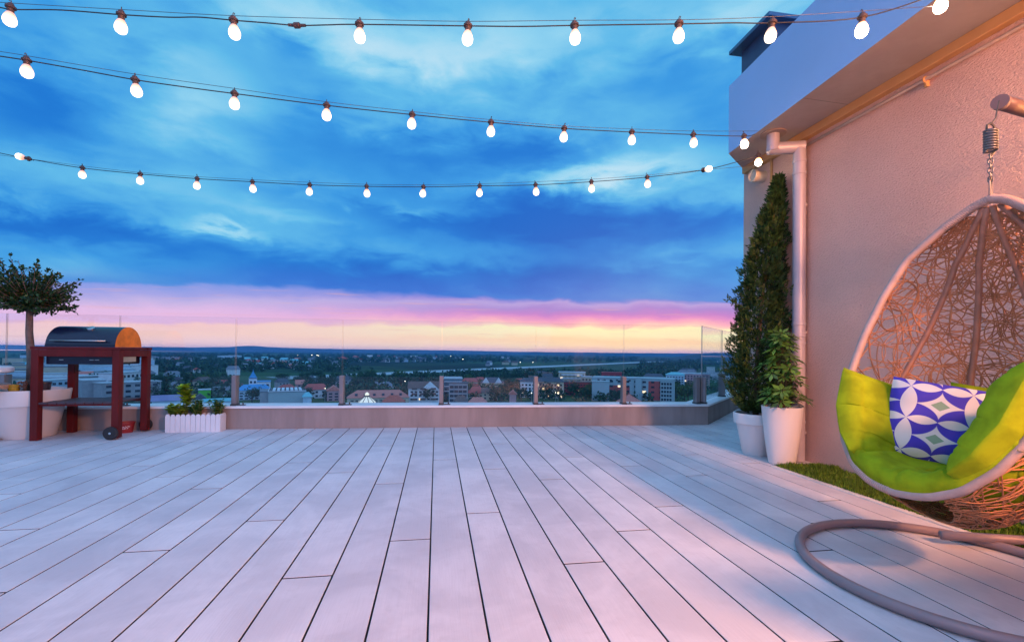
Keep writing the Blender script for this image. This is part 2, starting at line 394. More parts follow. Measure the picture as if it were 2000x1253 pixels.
fen = thing('glass_fence', 'frameless clear glass fence on short grey metal clamp posts along the parapet', 'glass fence', (PB_[0], PB_[1], PZ))
def post(p, u, label=None):
    nn = np.array([-u[1], u[0]]); Mx = Matrix(((u[0], nn[0], 0), (u[1], nn[1], 0), (0, 0, 1)))
    s = MB(); s.bbox((p[0], p[1], PZ+.022+(POST_H-.022)/2), (.050, .095, POST_H-.022), .004, Mx); o = s.build('fence_post', m_post, fen)
    s = MB(); s.bbox((p[0], p[1], PZ+.011), (.062, .12, .022), .003, Mx); s.build('foot', m_foot, o)
    s = MB(); e = np.array(p)+u*.07
    s.bbox((e[0], e[1], PZ+.005), (.09, .05, .01), .002, Mx)
    s.lathe([(.008, .01), (.008, .028), (.005, .034)], 8, (e[0]+u[0]*.02, e[1]+u[1]*.02, PZ)); s.build('anchor_bolt', m_foot, o)
    return o
for x_ in postx: post(np.array([x_, ywall(x_)])+n1v*.085, ul)
post(PB_-ul*.115+n1v*.085, ul)
pd0, pd1, pd2 = (PB_+ud*q_+n2v*.085 for q_ in (.06, 1.35, 2.9))
for p in (pd0, pd1, pd2): post(p, ud)
def pane(p, q_, ztop=GTOP):
    p, q_ = np.array(p), np.array(q_); u = (q_-p)/np.linalg.norm(q_-p); nn = np.array([-u[1], u[0]])*.006
    p = p+u*.006; q_ = q_-u*.006; z0 = PZ+.035
    c4 = [p-nn, q_-nn, q_+nn, p+nn]
    s = MB(); vs = [(*a, z0) for a in c4]+[(*a, ztop) for a in c4]
    s.add(vs, [(0, 1, 5, 4), (2, 3, 7, 6)]); s.k = 1; s.add(vs, [(3, 2, 1, 0), (4, 5, 6, 7), (1, 2, 6, 5), (3, 0, 4, 7)])
    return s.build('glass_panel', [m_glass, m_gedge], fen)
cut = [np.array([x_, ywall(x_)])+n1v*.085 for x_ in postx]+[PB_-ul*.03+n1v*.085]
for i in range(len(cut)-1): pane(cut[i], cut[i+1])
pane(PB_+n2v*.085, pd1); pane(pd1, pd2)

# ------------------------------------------------------------------ building with deep eave
m_stucco = bpy.data.materials.new('wall_stucco'); m_stucco.use_nodes = True
t = NT(m_stucco.node_tree); b = t.n['Principled BSDF']; co = t.node('ShaderNodeTexCoord').outputs['Object']
mp = t.node('ShaderNodeMapping'); t.l.new(co, mp.inputs[0]); mp.inputs[3].default_value = (1, 1, 1.7); mp.inputs[2].default_value = (R_(35), 0, 0)
nb = t.noise(mp.outputs[0], 62., 3., .62, .4); ns = t.noise(co, 2., 4., .5)
c = t.mix(t.rng(ns, .3, .7), (.67, .42, .345), (.73, .465, .385)); c = t.mix(t.rng(nb, .44, .30, 0., .35), c, (.40, .31, .27))
t.put(b.inputs['Base Color'], c); b.inputs['Roughness'].default_value = .9; b.inputs['Specular IOR Level'].default_value = .25
bn = t.node('ShaderNodeBump'); bn.inputs['Strength'].default_value = 1.; bn.inputs['Distance'].default_value = .014
t.l.new(nb, bn.inputs['Height']); t.l.new(bn.outputs[0], b.inputs['Normal'])
m_fascia = pm('fascia_sheet', (.37, .50, .76), .34, metal=.0, var=.03, scale=1.5, spec=.6)
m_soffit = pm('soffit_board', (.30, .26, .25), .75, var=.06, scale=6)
m_trim = pm('painted_trim', (.50, .27, .11), .6, var=.05)
m_pipe = pm('painted_downpipe', (.42, .37, .41), .42, metal=.15, var=.05)
m_dmetal = pm('dark_blue_cladding', (.055, .075, .14), .5, var=.08)
m_dcap = pm('roof_edge_metal', (.10, .17, .26), .35, metal=.5, var=.05)
ZS = 2.95
f0 = G(1423, 300, ZS)[:2]; f1 = G(1825, 0, ZS)[:2]
fu = (f1-f0)/np.linalg.norm(f1-f0); f2 = f0+fu*9.2
wc = PX(1453, 340, WX)[:2]; dv = (wc-f0)/np.linalg.norm(wc-f0); far = wc+dv*5
ZF = PX(1420.5, 172, f0[0])[2]
bl = thing('penthouse_building', 'tan stucco building with deep lilac fascia and eave on the right', 'building', (WX, 0, 0))
s = MB(); s.prism([(WX, -5.2), (WX+8, -5.2), (far[0]+4, far[1]), tuple(far), tuple(wc)], -.6, ZS+.1); s.build('wall', m_stucco, bl)
s = MB(); s.prism([tuple(f0), tuple(f2), (WX+8, f2[1]), (far[0]+4, far[1]), tuple(far)], ZS, ZF)
fas = s.build('eave', [m_fascia, m_soffit], bl)
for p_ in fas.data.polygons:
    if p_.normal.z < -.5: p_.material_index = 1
s = MB(); a = f0+fu*1.02; e = np.array([WX, a[1]+.02]); dd = (e-a)/np.linalg.norm(e-a)
s.add([(*(a+fu*-.002), ZS-.0012), (*(a+fu*.002), ZS-.0012), (*(e+fu*.002), ZS-.0012), (*(e-fu*.002), ZS-.0012)], [(0, 3, 2, 1)])
s.build('soffit_joint', m_foot, bl)
s = MB(); s.bbox((WX-.03, (wc[1]-.05-5)/2, ZS-.035), (.06, wc[1]+4.95, .07), .004); s.build('trim', m_trim, bl)
rb = thing('roof_box', 'dark clad roof housing with blue metal cap above the lilac fascia', 'roof housing', (3.6, 3.3, ZF))
A_ = PX(1429, 112, 3.02); Bp = PX(1503, 27, 3.02); zt = (A_[2]+Bp[2])/2
s = MB(); s.box(((3.10+4.1)/2, (A_[1]+Bp[1])/2+.0, (ZF+zt)/2), (1.0, A_[1]-Bp[1]-.10, zt-ZF)); s.build('cladding', m_dmetal, rb)
s = MB(); s.bbox((3.02+.56, (A_[1]+Bp[1])/2, zt+.02), (1.16, A_[1]-Bp[1]+.04, .04), .005); s.build('cap', m_dcap, rb)
# conduit along the wall top
cz = ZS-.125
con = thing('cable_conduit', 'thin beige conduit running along the top of the stucco wall', 'conduit', (WX, 2, cz))
s = MB(); s.tube([(WX-.022, y_, cz) for y_ in np.linspace(-4.8, 3.75, 12)], .013, 8); s.build('tube', pm('beige_conduit', (.50, .36, .28), .5), con, True)
for yq in (2.62, .9):
    s = MB(); s.tube([(WX-.022+.017*math.cos(a_), yq+0., cz+.017*math.sin(a_)) for a_ in np.linspace(0, 2*PI, 13)[:-1]], .006, 6, True)
    s.bbox((WX-.012, yq, cz-.03), (.022, .022, .04), .003); s.build('clip', m_trim, con)
# downpipe
pp = G(1559, 899)[:2]; pr = .052; pxx, pyy = WX-.075, PX(1560, 700, WX-.075)[1]
dpz = PX(1545, 303, pxx)[2]
dp = thing('downpipe', 'pale painted rain downpipe with elbow on the building corner', 'downpipe', (pxx, pyy, 0))
hp = G(1503, 262, ZS)     # outlet under the eave
hz = PX(1520, 300, pxx-.2)[2]
zel = ZS-.135
s = MB(); s.tube([(pxx, pyy, 0.005), (pxx, pyy, zel-.07)], pr, 20)
s.tube([(pxx, pyy, zel-.09), (pxx, pyy, zel-.03), (pxx-.02, pyy+.01, zel), ], pr*1.02, 20)
s.build('pipe', m_pipe, dp, 40)
s = MB(); o2 = (hp[0]+.02, hp[1]-.02)
s.tube([(pxx+.035, pyy-.02, zel), (pxx-.02, pyy+.01, zel), (o2[0]-.03, o2[1]+.02, zel)], pr*1.03, 20)
s.tube([(o2[0], o2[1], zel-.03), (o2[0], o2[1], ZS-.002)], pr*1.0, 20); s.build('elbow', m_pipe, dp, 40)
s = MB(); s.lathe([(pr*1.0, -.014), (pr*2.05, -.012), (pr*2.05, -.002)], 28, (o2[0], o2[1], ZS)); s.build('flange', pm('outlet_plate', (.24, .18, .16), .6), dp, 40)
for zq in (zel-.13, zel-.24, 1.22, 1.12, 1.05, .35):
    s = MB(); s.lathe([(pr+.001, -.012), (pr*1.09, -.01), (pr*1.09, .01), (pr+.001, .012)], 20, (pxx, pyy, zq)); s.build('collar', m_pipe, dp, 40)
for zq in (2.3, 1.15, .25):
    s = MB(); s.bbox(((pxx+WX)/2+.01, pyy, zq), (.075, .014, .02), .002); s.build('bracket', m_pipe, dp)
# round vent and cable near the corner
vp = PX(1492, 345, WX)
ve = thing('wall_vent', 'round cream vent outlet sticking out of the wall by the corner', 'vent', tuple(vp))
Mv = Matrix.Rotation(-PI/2, 3, 'Y')
s = MB(); s.lathe([(.055, .0), (.055, .10), (.062, .10), (.062, .135), (.052, .135), (.048, .12)], 24, vp, Mv); s.build('outlet', pm('cream_plastic', (.62, .50, .38), .5), ve, 40)
cb = MB(); cp = PX(1507, 330, WX-.012)
cb.tube([(WX-.014, cp[1], ZS-.07), (WX-.014, cp[1], 2.0), (WX-.014, cp[1], .4)], .013, 8)
tag(cb.build('wall_cable', m_trim), 'thin vertical cable duct on the wall beside the vent', 'cable duct')
# lower shell of the house the terrace stands on
m_house = pm('house_render', (.38, .34, .31), .9)
s = MB(); s.prism([(-9, -5.2), (10, -5.2), (10, 10.6), tuple(PC2+n2v*.28), tuple(PB_+mit*.28), (-9, ywall(-9)+.28)], -33, -.62)
tag(s.build('apartment_tower', m_house), 'rendered apartment tower carrying the terrace', 'building', kind='structure')

# ------------------------------------------------------------------ festoon lights
m_cord = pm('black_rubber_cord', (.02, .022, .03), .6); m_wire = pm('steel_support_wire', (.09, .10, .13), .4, metal=.6)
m_sock = pm('brown_rubber_socket', (.07, .045, .04), .6)
def bulbmat(name, k):
    m = bpy.data.materials.new(name); m.use_nodes = True; t = NT(m.node_tree); b = t.n['Principled BSDF']
    _, _, zb_ = t.sep(t.node('ShaderNodeTexCoord').outputs['Object'])      # hot filament low in the globe, orange glass at the neck
    t.put(b.inputs['Emission Color'], t.ramp(t.rng(zb_, -.026, -.080), [(0, (1., .26, .05)), (.4, (1., .50, .18)), (1, (1., .84, .62))]))
    t.put(b.inputs['Emission Strength'], t.rng(zb_, -.024, -.074, .35, k)); b.inputs['Base Color'].default_value = (.8, .7, .55, 1); return m
m_bulb = bulbmat('glowing_bulb', 2.6); m_bulb2 = bulbmat('glowing_bulb_strong', 45.)
rows = [
 ('upper', 2.42, 2.36, [(-40,2),(0,5),(237,19),(456,31),(702,38),(914,42),(1122,40),(1326,39),(1508,33),(1830,12)],
  [(-40,8),(0,15),(30,19),(120,20),(237,29),(330,34),(390,34),(456,40),(520,45),(580,50),(640,49),(702,48),(914,51),(1020,52),(1122,50),(1326,47),(1430,45),(1508,45),(1684,34),(1838,-14)],
  [(21,15),(237,29),(456,40),(702,48),(914,51),(1122,50),(1326,47),(1508,45),(1684,34),(1838,-14)]),
 ('middle', 2.55, 3.72, [(-40,94),(52,109),(264,145),(458,173),(638,199),(805,218),(959,234),(1102,246),(1234,252),(1354,256),(1480,256)],
  [(-40,104),(0,110),(52,118),(160,137),(264,156),(360,170),(458,183),(638,206),(805,224),(959,239),(1102,251),(1234,258),(1354,263),(1452,266),(1475,262)],
  [(52,118),(264,156),(458,183),(638,206),(805,224),(959,239),(1102,251),(1234,258),(1354,263),(1453,266)]),
 ('lower', 4.30, 4.30, [(-40,300),(0,303),(160,324),(275,337),(385,345),(493,351),(605,356),(716,360),(827,361),(937,359),(1046,355),(1155,350),(1264,342),(1374,332),(1490,322)],
  [(-40,291),(0,299),(60,311),(160,328),(275,340),(385,349),(493,355),(605,361),(716,364),(827,365),(937,363),(1046,361),(1155,355),(1264,346),(1374,332),(1440,316),(1480,303)],
  [(56,310),(161,328),(274,340),(385,349),(493,355),(605,361),(716,364),(827,365),(937,363),(1046,361),(1155,355),(1264,346),(1374,332),(1481,303)]),
]
def interp3(pts, row):
    z0, z1 = row[1], row[2]
    def zat(px):                            # straight in plan
        u0, u1, u_ = (0-1000)/900, (1460-1000)/900, (px-1000)/900
        if abs(z1-z0) < .2: return z0+(z1-z0)*px/1460
        tt = (u_*z0-u0*z0)/((u1*z1-u0*z0)-u_*(z1-z0)); return z0+(z1-z0)*tt
    return [DP(p, q_, zat(p)) for p, q_ in pts]
def smooth_path(P, m=6):
    P = [np.array(p) for p in P]; out = []
    for i in range(len(P)-1):
        a, b_, c_, d_ = P[max(i-1, 0)], P[i], P[i+1], P[min(i+2, len(P)-1)]
        for k in range(m):
            tt = k/m; out.append(.5*((2*b_)+(-a+c_)*tt+(2*a-5*b_+4*c_-d_)*tt**2+(-a+3*b_-3*c_+d_)*tt**3))
    out.append(P[-1]); return out
proto = thing('light_bulb', 'x', 'light bulb', (0, 0, 0))
s = MB(); s.lathe([(.006, .024), (.012, .020), (.016, .008), (.0225, .006), (.0225, -.004), (.015, -.006), (.0145, -.026), (.012, -.030)], 16); s.build('socket', m_sock, proto, 40, world=False)
s = MB(); s.lathe([(.010, -.024), (.0155, -.027), (.0200, -.036), (.0250, -.048), (.0285, -.062), (.0280, -.076), (.0225, -.089), (.0125, -.096), (.003, -.098)], 18); s.build('globe', m_bulb, proto, True, world=False)
s = MB(); s.tube([(0, 0, .02), (0, 0, .034), (.004, 0, .040), (.008, 0, .036), (.006, 0, .031)], .0022, 6); s.build('hook', m_sock, proto, True, world=False)
first = True
for row in rows:
    rn = row[0]; nB = len(row[5])
    w3_, c3_, b3_ = interp3(row[3], row), interp3(row[4], row), interp3(row[5], row)
    dl_ = (w3_[0]-w3_[2])/np.linalg.norm(w3_[0]-w3_[2])               # the string runs on to the left, out of the frame
    ext = lambda P_l, dz: [P_l[0]+dl_*q_+np.array([0, 0, .03*q_*q_+dz]) for q_ in (2.1, 1.6, 1.07, .53)]
    wp = smooth_path(ext(w3_, 0)+w3_); cpth = smooth_path(ext(c3_, 0)+c3_)
    s = MB(); s.tube(wp, .0015, 6); tag(s.build('support_wire', m_wire, None, True), f'thin steel wire holding up the {rn} festoon string', 'wire', 'support wires of the festoon strings')
    s = MB(); s.tube(cpth, .0032, 6); tag(s.build('festoon_cord', m_cord, None, True), f'dark rubber cord of the {rn} festoon string', 'light cord', 'cords of the festoon strings')
    for i, p in enumerate(interp3(row[5], row)):
        o = proto if first else copy_tree(proto); first = False
        o.location = tuple(map(float, p))
        pos = f'{ORD[i]} glowing white bulb from the left on the {rn} festoon string'
        if i == nB-1 or (rn == 'upper' and i == nB-2):
            for ch_ in o.children:
                if ch_.name.startswith('globe'):
                    ch_.data = ch_.data.copy(); ch_.data.materials[0] = m_bulb2
        if i == nB-1: pos = {'upper': 'glowing bulb at the right end of the upper string under the eave', 'middle': 'glowing bulb at the right end of the middle string against the fascia', 'lower': 'glowing bulb at the right end of the lower string beside the downpipe elbow'}[rn]
        o['label'] = pos; o['group'] = f'bulbs of the {rn} festoon string'
        tilt = random.uniform(-.10, .10); o.rotation_euler = (random.uniform(-.08, .08), tilt, random.uniform(0, 6))
        if rn == 'lower' and i == 0: o.rotation_euler = (0, R_(100), R_(8))
        if rn == 'lower' and i == 12: o.rotation_euler = (R_(-78), 0, R_(12))
s = MB(); c5 = interp3([(563, 49), (580, 50), (597, 50)], rows[0]); s.tube(c5, [.007, .009, .007], 10); s.tube([c5[1]+(c5[2]-c5[1])*k for k in (-.3, .3)], .0145, 10)
tag(s.build('cord_connector', m_sock, None, 40), 'dark plug connector joining the upper festoon cord', 'connector')

# ------------------------------------------------------------------ lanterns outside the frame for the warm light, the deck one added
def lantern(loc, power, label, rad=.06, col=(1., .50, .22)):
    o = thing('wall_lantern', label, 'lantern', loc, 'lanterns on the house')
    x0, y0, z0 = loc
    s = MB(); s.lathe([(.02, .14), (.085, .11), (.09, .10), (.02, .10)], 16, loc); s.tube([(x0, y0, z0+.14), (x0, y0, z0+.2)], .008, 8)
    s.lathe([(.07, -.12), (.07, -.10), (.02, -.10)], 16, loc)
    for a_ in range(4): s.tube([(x0+.07*math.cos(a_*PI/2), y0+.07*math.sin(a_*PI/2), z0-.11), (x0+.075*math.cos(a_*PI/2), y0+.075*math.sin(a_*PI/2), z0+.10)], .005, 6)
    s.tube([(x0, y0, z0+.2), ((x0+WX)/2, y0, z0+.24), (WX, y0, z0+.2)], .009, 8); s.build('frame', m_foot, o, 40)
    ld = bpy.data.lights.new('lantern_light', 'POINT'); ld.energy = power; ld.color = col; ld.shadow_soft_size = rad
    lo_ = bpy.data.objects.new('lantern_light', ld); COL.objects.link(lo_); lo_.parent = o
    return o
lantern((2.72, -1.05, 2.45), 1250, 'black lantern on the house wall behind the camera', .24, (1., .40, .19))
lantern((.25, -.55, 1.95), 88, 'added unseen lantern warming the deck just behind the camera', .16, (1., .46, .26))  # added unseen lamp, warms the near boards
lantern((2.99, 1.50, 1.98), 26, 'black lantern on the house wall beside the hanging chair', .12, (1., .46, .16))

# ------------------------------------------------------------------ hanging egg chair
HB = np.array([2.353, 1.624, 0.]); dF = np.array([-.9965, -.084, 0.]); dT = np.array([.084, -.9965, 0.])
ZT, ZB = 1.63, .401; dZ = np.array([0, 0, 1.])
def W3(k, tt, Z): return HB+dF*k+dT*tt+dZ*Z
_S = np.array([0, .004, .02, .08, .18, .32, .48, .64, .78, .88, .95, .985, .996, 1.])
_W = np.array([0, .024, .063, .160, .275, .330, .362, .366, .336, .276, .200, .116, .058, 0])
_ss = np.linspace(0, 1, 241); _wf = np.interp(_ss, _S, _W)
for _ in range(3): _wf[8:-10] = (_wf[7:-11]+2*_wf[8:-10]+_wf[9:-9])/4
_zz = list((1.63-1.229*_ss)[::-1]); _ww = list(_wf[::-1])
wz = lambda Z: float(np.interp(Z, _zz, _ww))
WM = max(_ww)
krim = lambda Z: .525*(ZT-Z)/(ZT-ZB)-.011*math.sin(PI*(ZT-Z)/(ZT-ZB))
def gz(Z):
    q = (ZT-Z)/(ZT-ZB)
    a = math.sin(PI/2*min(1., max(0., q)/.66)) if q < .66 else 1.
    if q > .66: a *= max(0., 1-((q-.66)/.34)**3.2)**.5
    return a*.62+.38*max(0., q)/.66 if q < .66 else a
def shell(th, Z, ofs=0., raise_=0.):
    w_ = wz(Z); g_ = gz(Z); q = (ZT-Z)/(ZT-ZB)
    k_, t_ = krim(Z), math.sin(th)*w_; de = .56*math.cos(th)*g_
    return W3(k_-.955*de, t_, Z-de*(.16+.52*max(0., q)**2))
CI = W3(.12, 0, .80)
def shelln(th, Z):
    e = .01; a = shell(th+e, Z)-shell(th-e, Z); b_ = shell(th, min(Z+e, 1.6))-shell(th, max(Z-e, .402))
    n_ = np.cross(a, b_); n_ = n_/max(np.linalg.norm(n_), 1e-9)
    return n_ if np.dot(n_, CI-shell(th, Z)) > 0 else -n_
m_rattan = pm('rattan_frame', (.44, .30, .26), .55, var=.10, scale=18, bump=.25, bscale=130, bdist=.003)
m_ribm = pm('rattan_rib', (.36, .17, .11), .55, var=.15, scale=20, bump=.2, bscale=120)
m_weave = pm('rattan_weave', (.46, .185, .078), .55, var=.22, scale=9, island=.15)
m_stand = pm('powder_coated_stand', (.26, .19, .195), .45, metal=.15, var=.05)
ch = thing('hanging_chair', 'rattan egg shaped hanging chair basket with woven back', 'hanging chair', tuple(HB+dZ*ZT))
half = [(wz(z_), z_) for z_ in list(np.linspace(ZT, 1.52, 7))+list(np.linspace(1.49, .56, 26))+[.53, .50, .475, .455, .44, .425, .415, .408, .403]]
loop = [W3(krim(z_), t_, z_) for t_, z_ in half]+[W3(krim(ZB), 0, ZB)]+[W3(krim(z_), -t_, z_) for t_, z_ in half[::-1]][:-1]
s = MB(); s.tube(loop, .0178, 12, True)
nl = len(loop); lp = [np.array(p) for p in loop]
acc = 0.; seg = []
for i in range(nl): seg.append(np.linalg.norm(lp[(i+1) % nl]-lp[i]))
def wraps(i0, i1, step=.0075, rr=.0168):
    for i in range(i0, i1):
        a, b_ = lp[i % nl], lp[(i+1) % nl]; m_ = max(1, int(np.linalg.norm(b_-a)/step))
        tg = Vector((b_-a)).normalized(); u_ = tg.orthogonal().normalized(); v_ = tg.cross(u_)
        for q_ in range(m_):
            c_ = Vector(a+(b_-a)*(q_+.5)/m_)
            s.tube([c_+(u_*math.cos(x_)+v_*math.sin(x_))*rr for x_ in np.linspace(0, 2*PI, 13)[:-1]], .0032, 5, True)
wraps(-5, 5); wraps(nl-len(half)+1, nl-len(half)+6)
s.build('rim', m_rattan, ch, True)
for ta, tb_ in ((-.5, -.85), (-.3, -.28), (.0, .35), (.45, .7)):
    s = MB(); pts_ = [shell(max(-1.25, min(1.25, ta+tb_*(1.6-z_))), z_) for z_ in np.linspace(1.605, .56, 28)]
    s.tube(pts_, [.013]*30, 9); s.build('rib', m_ribm, ch, True)
s = MB(); rnd = random.Random(11)
def strand(th, Z, ang, Ls, rad):
    pts_ = []; turn = rnd.uniform(-1, 1)*9; h = .017; ofs = rnd.uniform(-.005, .005); e = .004
    for i in range(int(Ls/h)):
        pts_.append(shell(th, Z)-shelln(th, Z)*ofs)
        if rnd.random() < .07: turn = rnd.uniform(-1, 1)*17
        ang += turn*h
        jt = np.linalg.norm(shell(th+e, Z)-shell(th-e, Z))/(2*e); jz = np.linalg.norm(shell(th, min(Z+e, 1.61))-shell(th, max(Z-e, .405)))/(min(Z+e, 1.61)-max(Z-e, .405))
        th2 = th+math.cos(ang)*h/max(jt, .03); Z2 = Z+math.sin(ang)*h/max(jz, .3)
        if abs(th2) > 1.555: ang = PI-ang; th2 = th; turn = -turn
        if Z2 > 1.58 or Z2 < .425: ang = -ang; Z2 = Z; turn = -turn
        th, Z = th2, Z2
    if len(pts_) > 4: s.tube(pts_, rad, 5)
n_s = 0
while n_s < 185:
    z_ = rnd.uniform(.42, 1.55)
    if rnd.random() > (wz(z_)+.12)/.5: continue
    n_s += 1; strand(math.asin(rnd.uniform(-.999, .999))*rnd.choice((1, 1, .8)), z_, rnd.uniform(0, 2*PI), rnd.uniform(.9, 1.7), rnd.uniform(.0023, .0031))
for i in range(85): strand(math.asin(rnd.uniform(-.999, .999)), rnd.uniform(.435, .66), rnd.uniform(0, 2*PI), rnd.uniform(.5, 1.1), rnd.uniform(.0021, .0028))
s.build('weave', m_weave, ch, True)
# stand
ctr = np.array([2.205, 1.665]); RR = .555; zr = .024
stn = thing('chair_stand', 'brown tubular steel stand with ring base holding the egg chair', 'chair stand', (ctr[0], ctr[1], 0))
s = MB(); s.tube([(ctr[0]+RR*math.cos(a_), ctr[1]+RR*1.0*math.sin(a_), zr) for a_ in np.linspace(0, 2*PI, 97)[:-1]], .022, 14, True); s.build('ring_base', m_stand, stn, True)
pb = np.array([3.17, 1.70, .0]); q0 = G(1838, 1044, .05); 
s = MB(); s.tube([q0, q0+(pb-q0)*.5+dZ*.03, (pb[0], pb[1], .055), (pb[0]+.08, pb[1], .055)], .022, 12); s.build('foot_tube', m_stand, stn, True)
ae = DP(1955, 200, 2.02)
pole = [(pb[0], pb[1], .05), (pb[0]+.02, pb[1], .6), (pb[0]+.03, pb[1], 1.25), (pb[0]+.0, pb[1]-.005, 1.70), (pb[0]-.09, pb[1]-.01, 1.92), (pb[0]-.27, pb[1]-.02, 2.02)]
pole = smooth_path(pole+[tuple(ae)], 5)
s = MB(); s.tube(pole, .029, 16); s.build('pole', pm('shaded_brown_paint', (.115, .068, .066), .5), stn, True)  # pole in a darker copy of the stand colour, shade painted in
s = MB(); s.tube([Vector(ae)+Vector((.012, .004, .0)), Vector(ae)-Vector((.012, .004, 0.))], .0315, 16); s.build('end_cap', pm('worn_end_cap', (.13, .09, .10), .7), stn, 40)
m_iron = pm('dull_steel', (.16, .16, .17), .42, metal=.9)
# spring and chain, plumb between arm and basket
ax, ay = ae[0]-.022, ae[1]-.008
zS1 = 1.93; zS0 = 1.835; zA = 1.65
spr = thing('chair_spring', 'short steel coil spring hung between stand arm and chain', 'spring', (ax, ay, zS1))
hx, hy = HB[0], HB[1]
s = MB(); n_ = 150
coil = [(hx+.020*math.cos(2*PI*8.5*i/n_), hy+.020*math.sin(2*PI*8.5*i/n_), zS1-(zS1-zS0)*i/n_) for i in range(n_+1)]
s.tube(coil, .0048, 8); s.build('coil', m_iron, spr, True)
s = MB(); s.tube([(ax, ay, ae[2]-.0), (ax*.6+hx*.4, ay*.6+hy*.4, 1.985), (hx, hy, zS1+.022)], .003, 6); s.build('hanger_wire', m_foot, spr, True); s = MB()
s.tube([(hx-.020, hy, zS1), (hx-.018, hy, zS1+.018), (hx, hy, zS1+.028), (hx+.018, hy, zS1+.018), (hx+.020, hy, zS1)], .0042, 8); s.build('hook', m_foot, spr, True); s = MB()
s.tube([(hx+.02, hy, zS0), (hx+.008, hy, zS0-.012), (hx, hy, zS0-.02), (hx-.006, hy, zS0-.012)], .0042, 8); s.build('hook', m_foot, spr, True)
chn = thing('chair_chain', 'steel chain of small links carrying the egg chair', 'chain', (hx, hy, zS0-.02))
nlk = 6; zt_, zb_ = zS0-.012, zA+.055; Lk = (zt_-zb_)/nlk
def link(zc, hl, hw, turn, rad):
    P_l = []
    for i in range(20):
        a_ = 2*PI*i/20; lx = hw*math.cos(a_); lz = (hl-hw)*(1 if math.sin(a_) > 0 else -1)+hw*math.sin(a_)
        P_l.append((hx+lx*math.cos(turn), hy+lx*math.sin(turn), zc+lz))
    s = MB(); s.tube(P_l, rad, 7, True); s.build('link', m_iron, chn, True)
for i in range(nlk): link(zt_-Lk*(i+.5), Lk*.68, .0075, (i % 2)*PI/2+.4, .0026)
link(zA+.025, .042, .011, .35, .0034)
# seat cushion
m_green = pm('lime_fabric', (.25, .335, .008), .97, var=.20, scale=11, bump=.25, bscale=260, bdist=.003, spec=.15)
cu = thing('seat_cushion', 'thick lime green tufted cushion lining the egg chair', 'cushion', tuple(W3(.2, 0, .5)))
def pad(name, th0, th1, zf0, zf1, T, creases_u=(), creases_v=(), nu=60, nv=60, seed=0, seams=True):
    vs = []; fs = []; r_ = random.Random(seed); ph = [r_.uniform(0, 6) for _ in range(8)]
    def pt(u, v, side):
        th = th0+(th1-th0)*u; z_ = zf0(th)+(zf1(th)-zf0(th))*v
        e = (max(0, 1-abs(2*u-1)**4)**.5)*(max(0, 1-abs(2*v-1)**4)**.5)
        n_ = shelln(max(-1.45, min(1.45, th)), max(.45, z_))
        if side == 0: return shell(th, z_)+n_*(.028-.022*e)
        q = T*e
        for c_ in creases_u: q *= 1-.24*math.exp(-((u-c_)/.022)**2)
        for c_ in creases_v: q *= 1-.24*math.exp(-((v-c_)/.020)**2)
        q *= 1+.06*math.sin(7*u+ph[0])*math.sin(6*v+ph[1])
        wr = 0.
        for c_ in creases_u: wr += math.exp(-((u-c_)/.16)**2)*math.sin(26*v+ph[2]+3*math.sin(5*u+ph[3]))
        for c_ in creases_v: wr += math.exp(-((v-c_)/.16)**2)*math.sin(26*u+ph[4]+3*math.sin(5*v+ph[5]))
        for e_, f_ in ((u, v), (1-u, v), (v, u), (1-v, u)): wr += .7*math.exp(-((e_-.10)/.09)**2)*math.sin(34*f_+ph[6]+2*math.sin(4*f_+ph[7]))
        q += .0062*wr*e
        for e_ in (u, 1-u, v, 1-v): q -= .011*math.exp(-((e_-.10)/.009)**2)*e
        return shell(th, z_)+n_*(.03+q)
    for side in (0, 1):
        for i in range(nu+1):
            for j in range(nv+1): vs.append(pt(i/nu, j/nv, side))
    A_ = (nu+1)*(nv+1); ix = lambda s_, i, j: s_*A_+i*(nv+1)+j
    for i in range(nu):
        for j in range(nv):
            fs.append((ix(1, i, j), ix(1, i+1, j), ix(1, i+1, j+1), ix(1, i, j+1))); fs.append((ix(0, i, j+1), ix(0, i+1, j+1), ix(0, i+1, j), ix(0, i, j)))
    for i in range(nu):
        for j in (0, nv): fs.append((ix(0, i, j), ix(0, i+1, j), ix(1, i+1, j), ix(1, i, j)))
    for j in range(nv):
        for i in (0, nu): fs.append((ix(0, i, j), ix(0, i, j+1), ix(1, i, j+1), ix(1, i, j)))
    m_ = MB(); m_.add(vs, fs); o = m_.build(name, m_green, cu, True)
    bm = bmesh.new(); bm.from_mesh(o.data); bmesh.ops.remove_doubles(bm, verts=bm.verts, dist=.0006); bmesh.ops.recalc_face_normals(bm, faces=bm.faces)
    for f in bm.faces: f.smooth = True
    bm.to_mesh(o.data); bm.free(); return o
pad('side_panel', -1.72, -.62, lambda t_: .48, lambda t_: .865+.03*math.cos(t_), .115, (), (.5,), seed=1)
pad('back_panel', -.66, .66, lambda t_: .56, lambda t_: .93+.03*math.cos(t_), .10, (.5,), (.5,), seed=2)
pad('side_panel', .58, 1.74, lambda t_: .47, lambda t_: .92+.03*math.cos(t_), .15, (), (), seed=3)
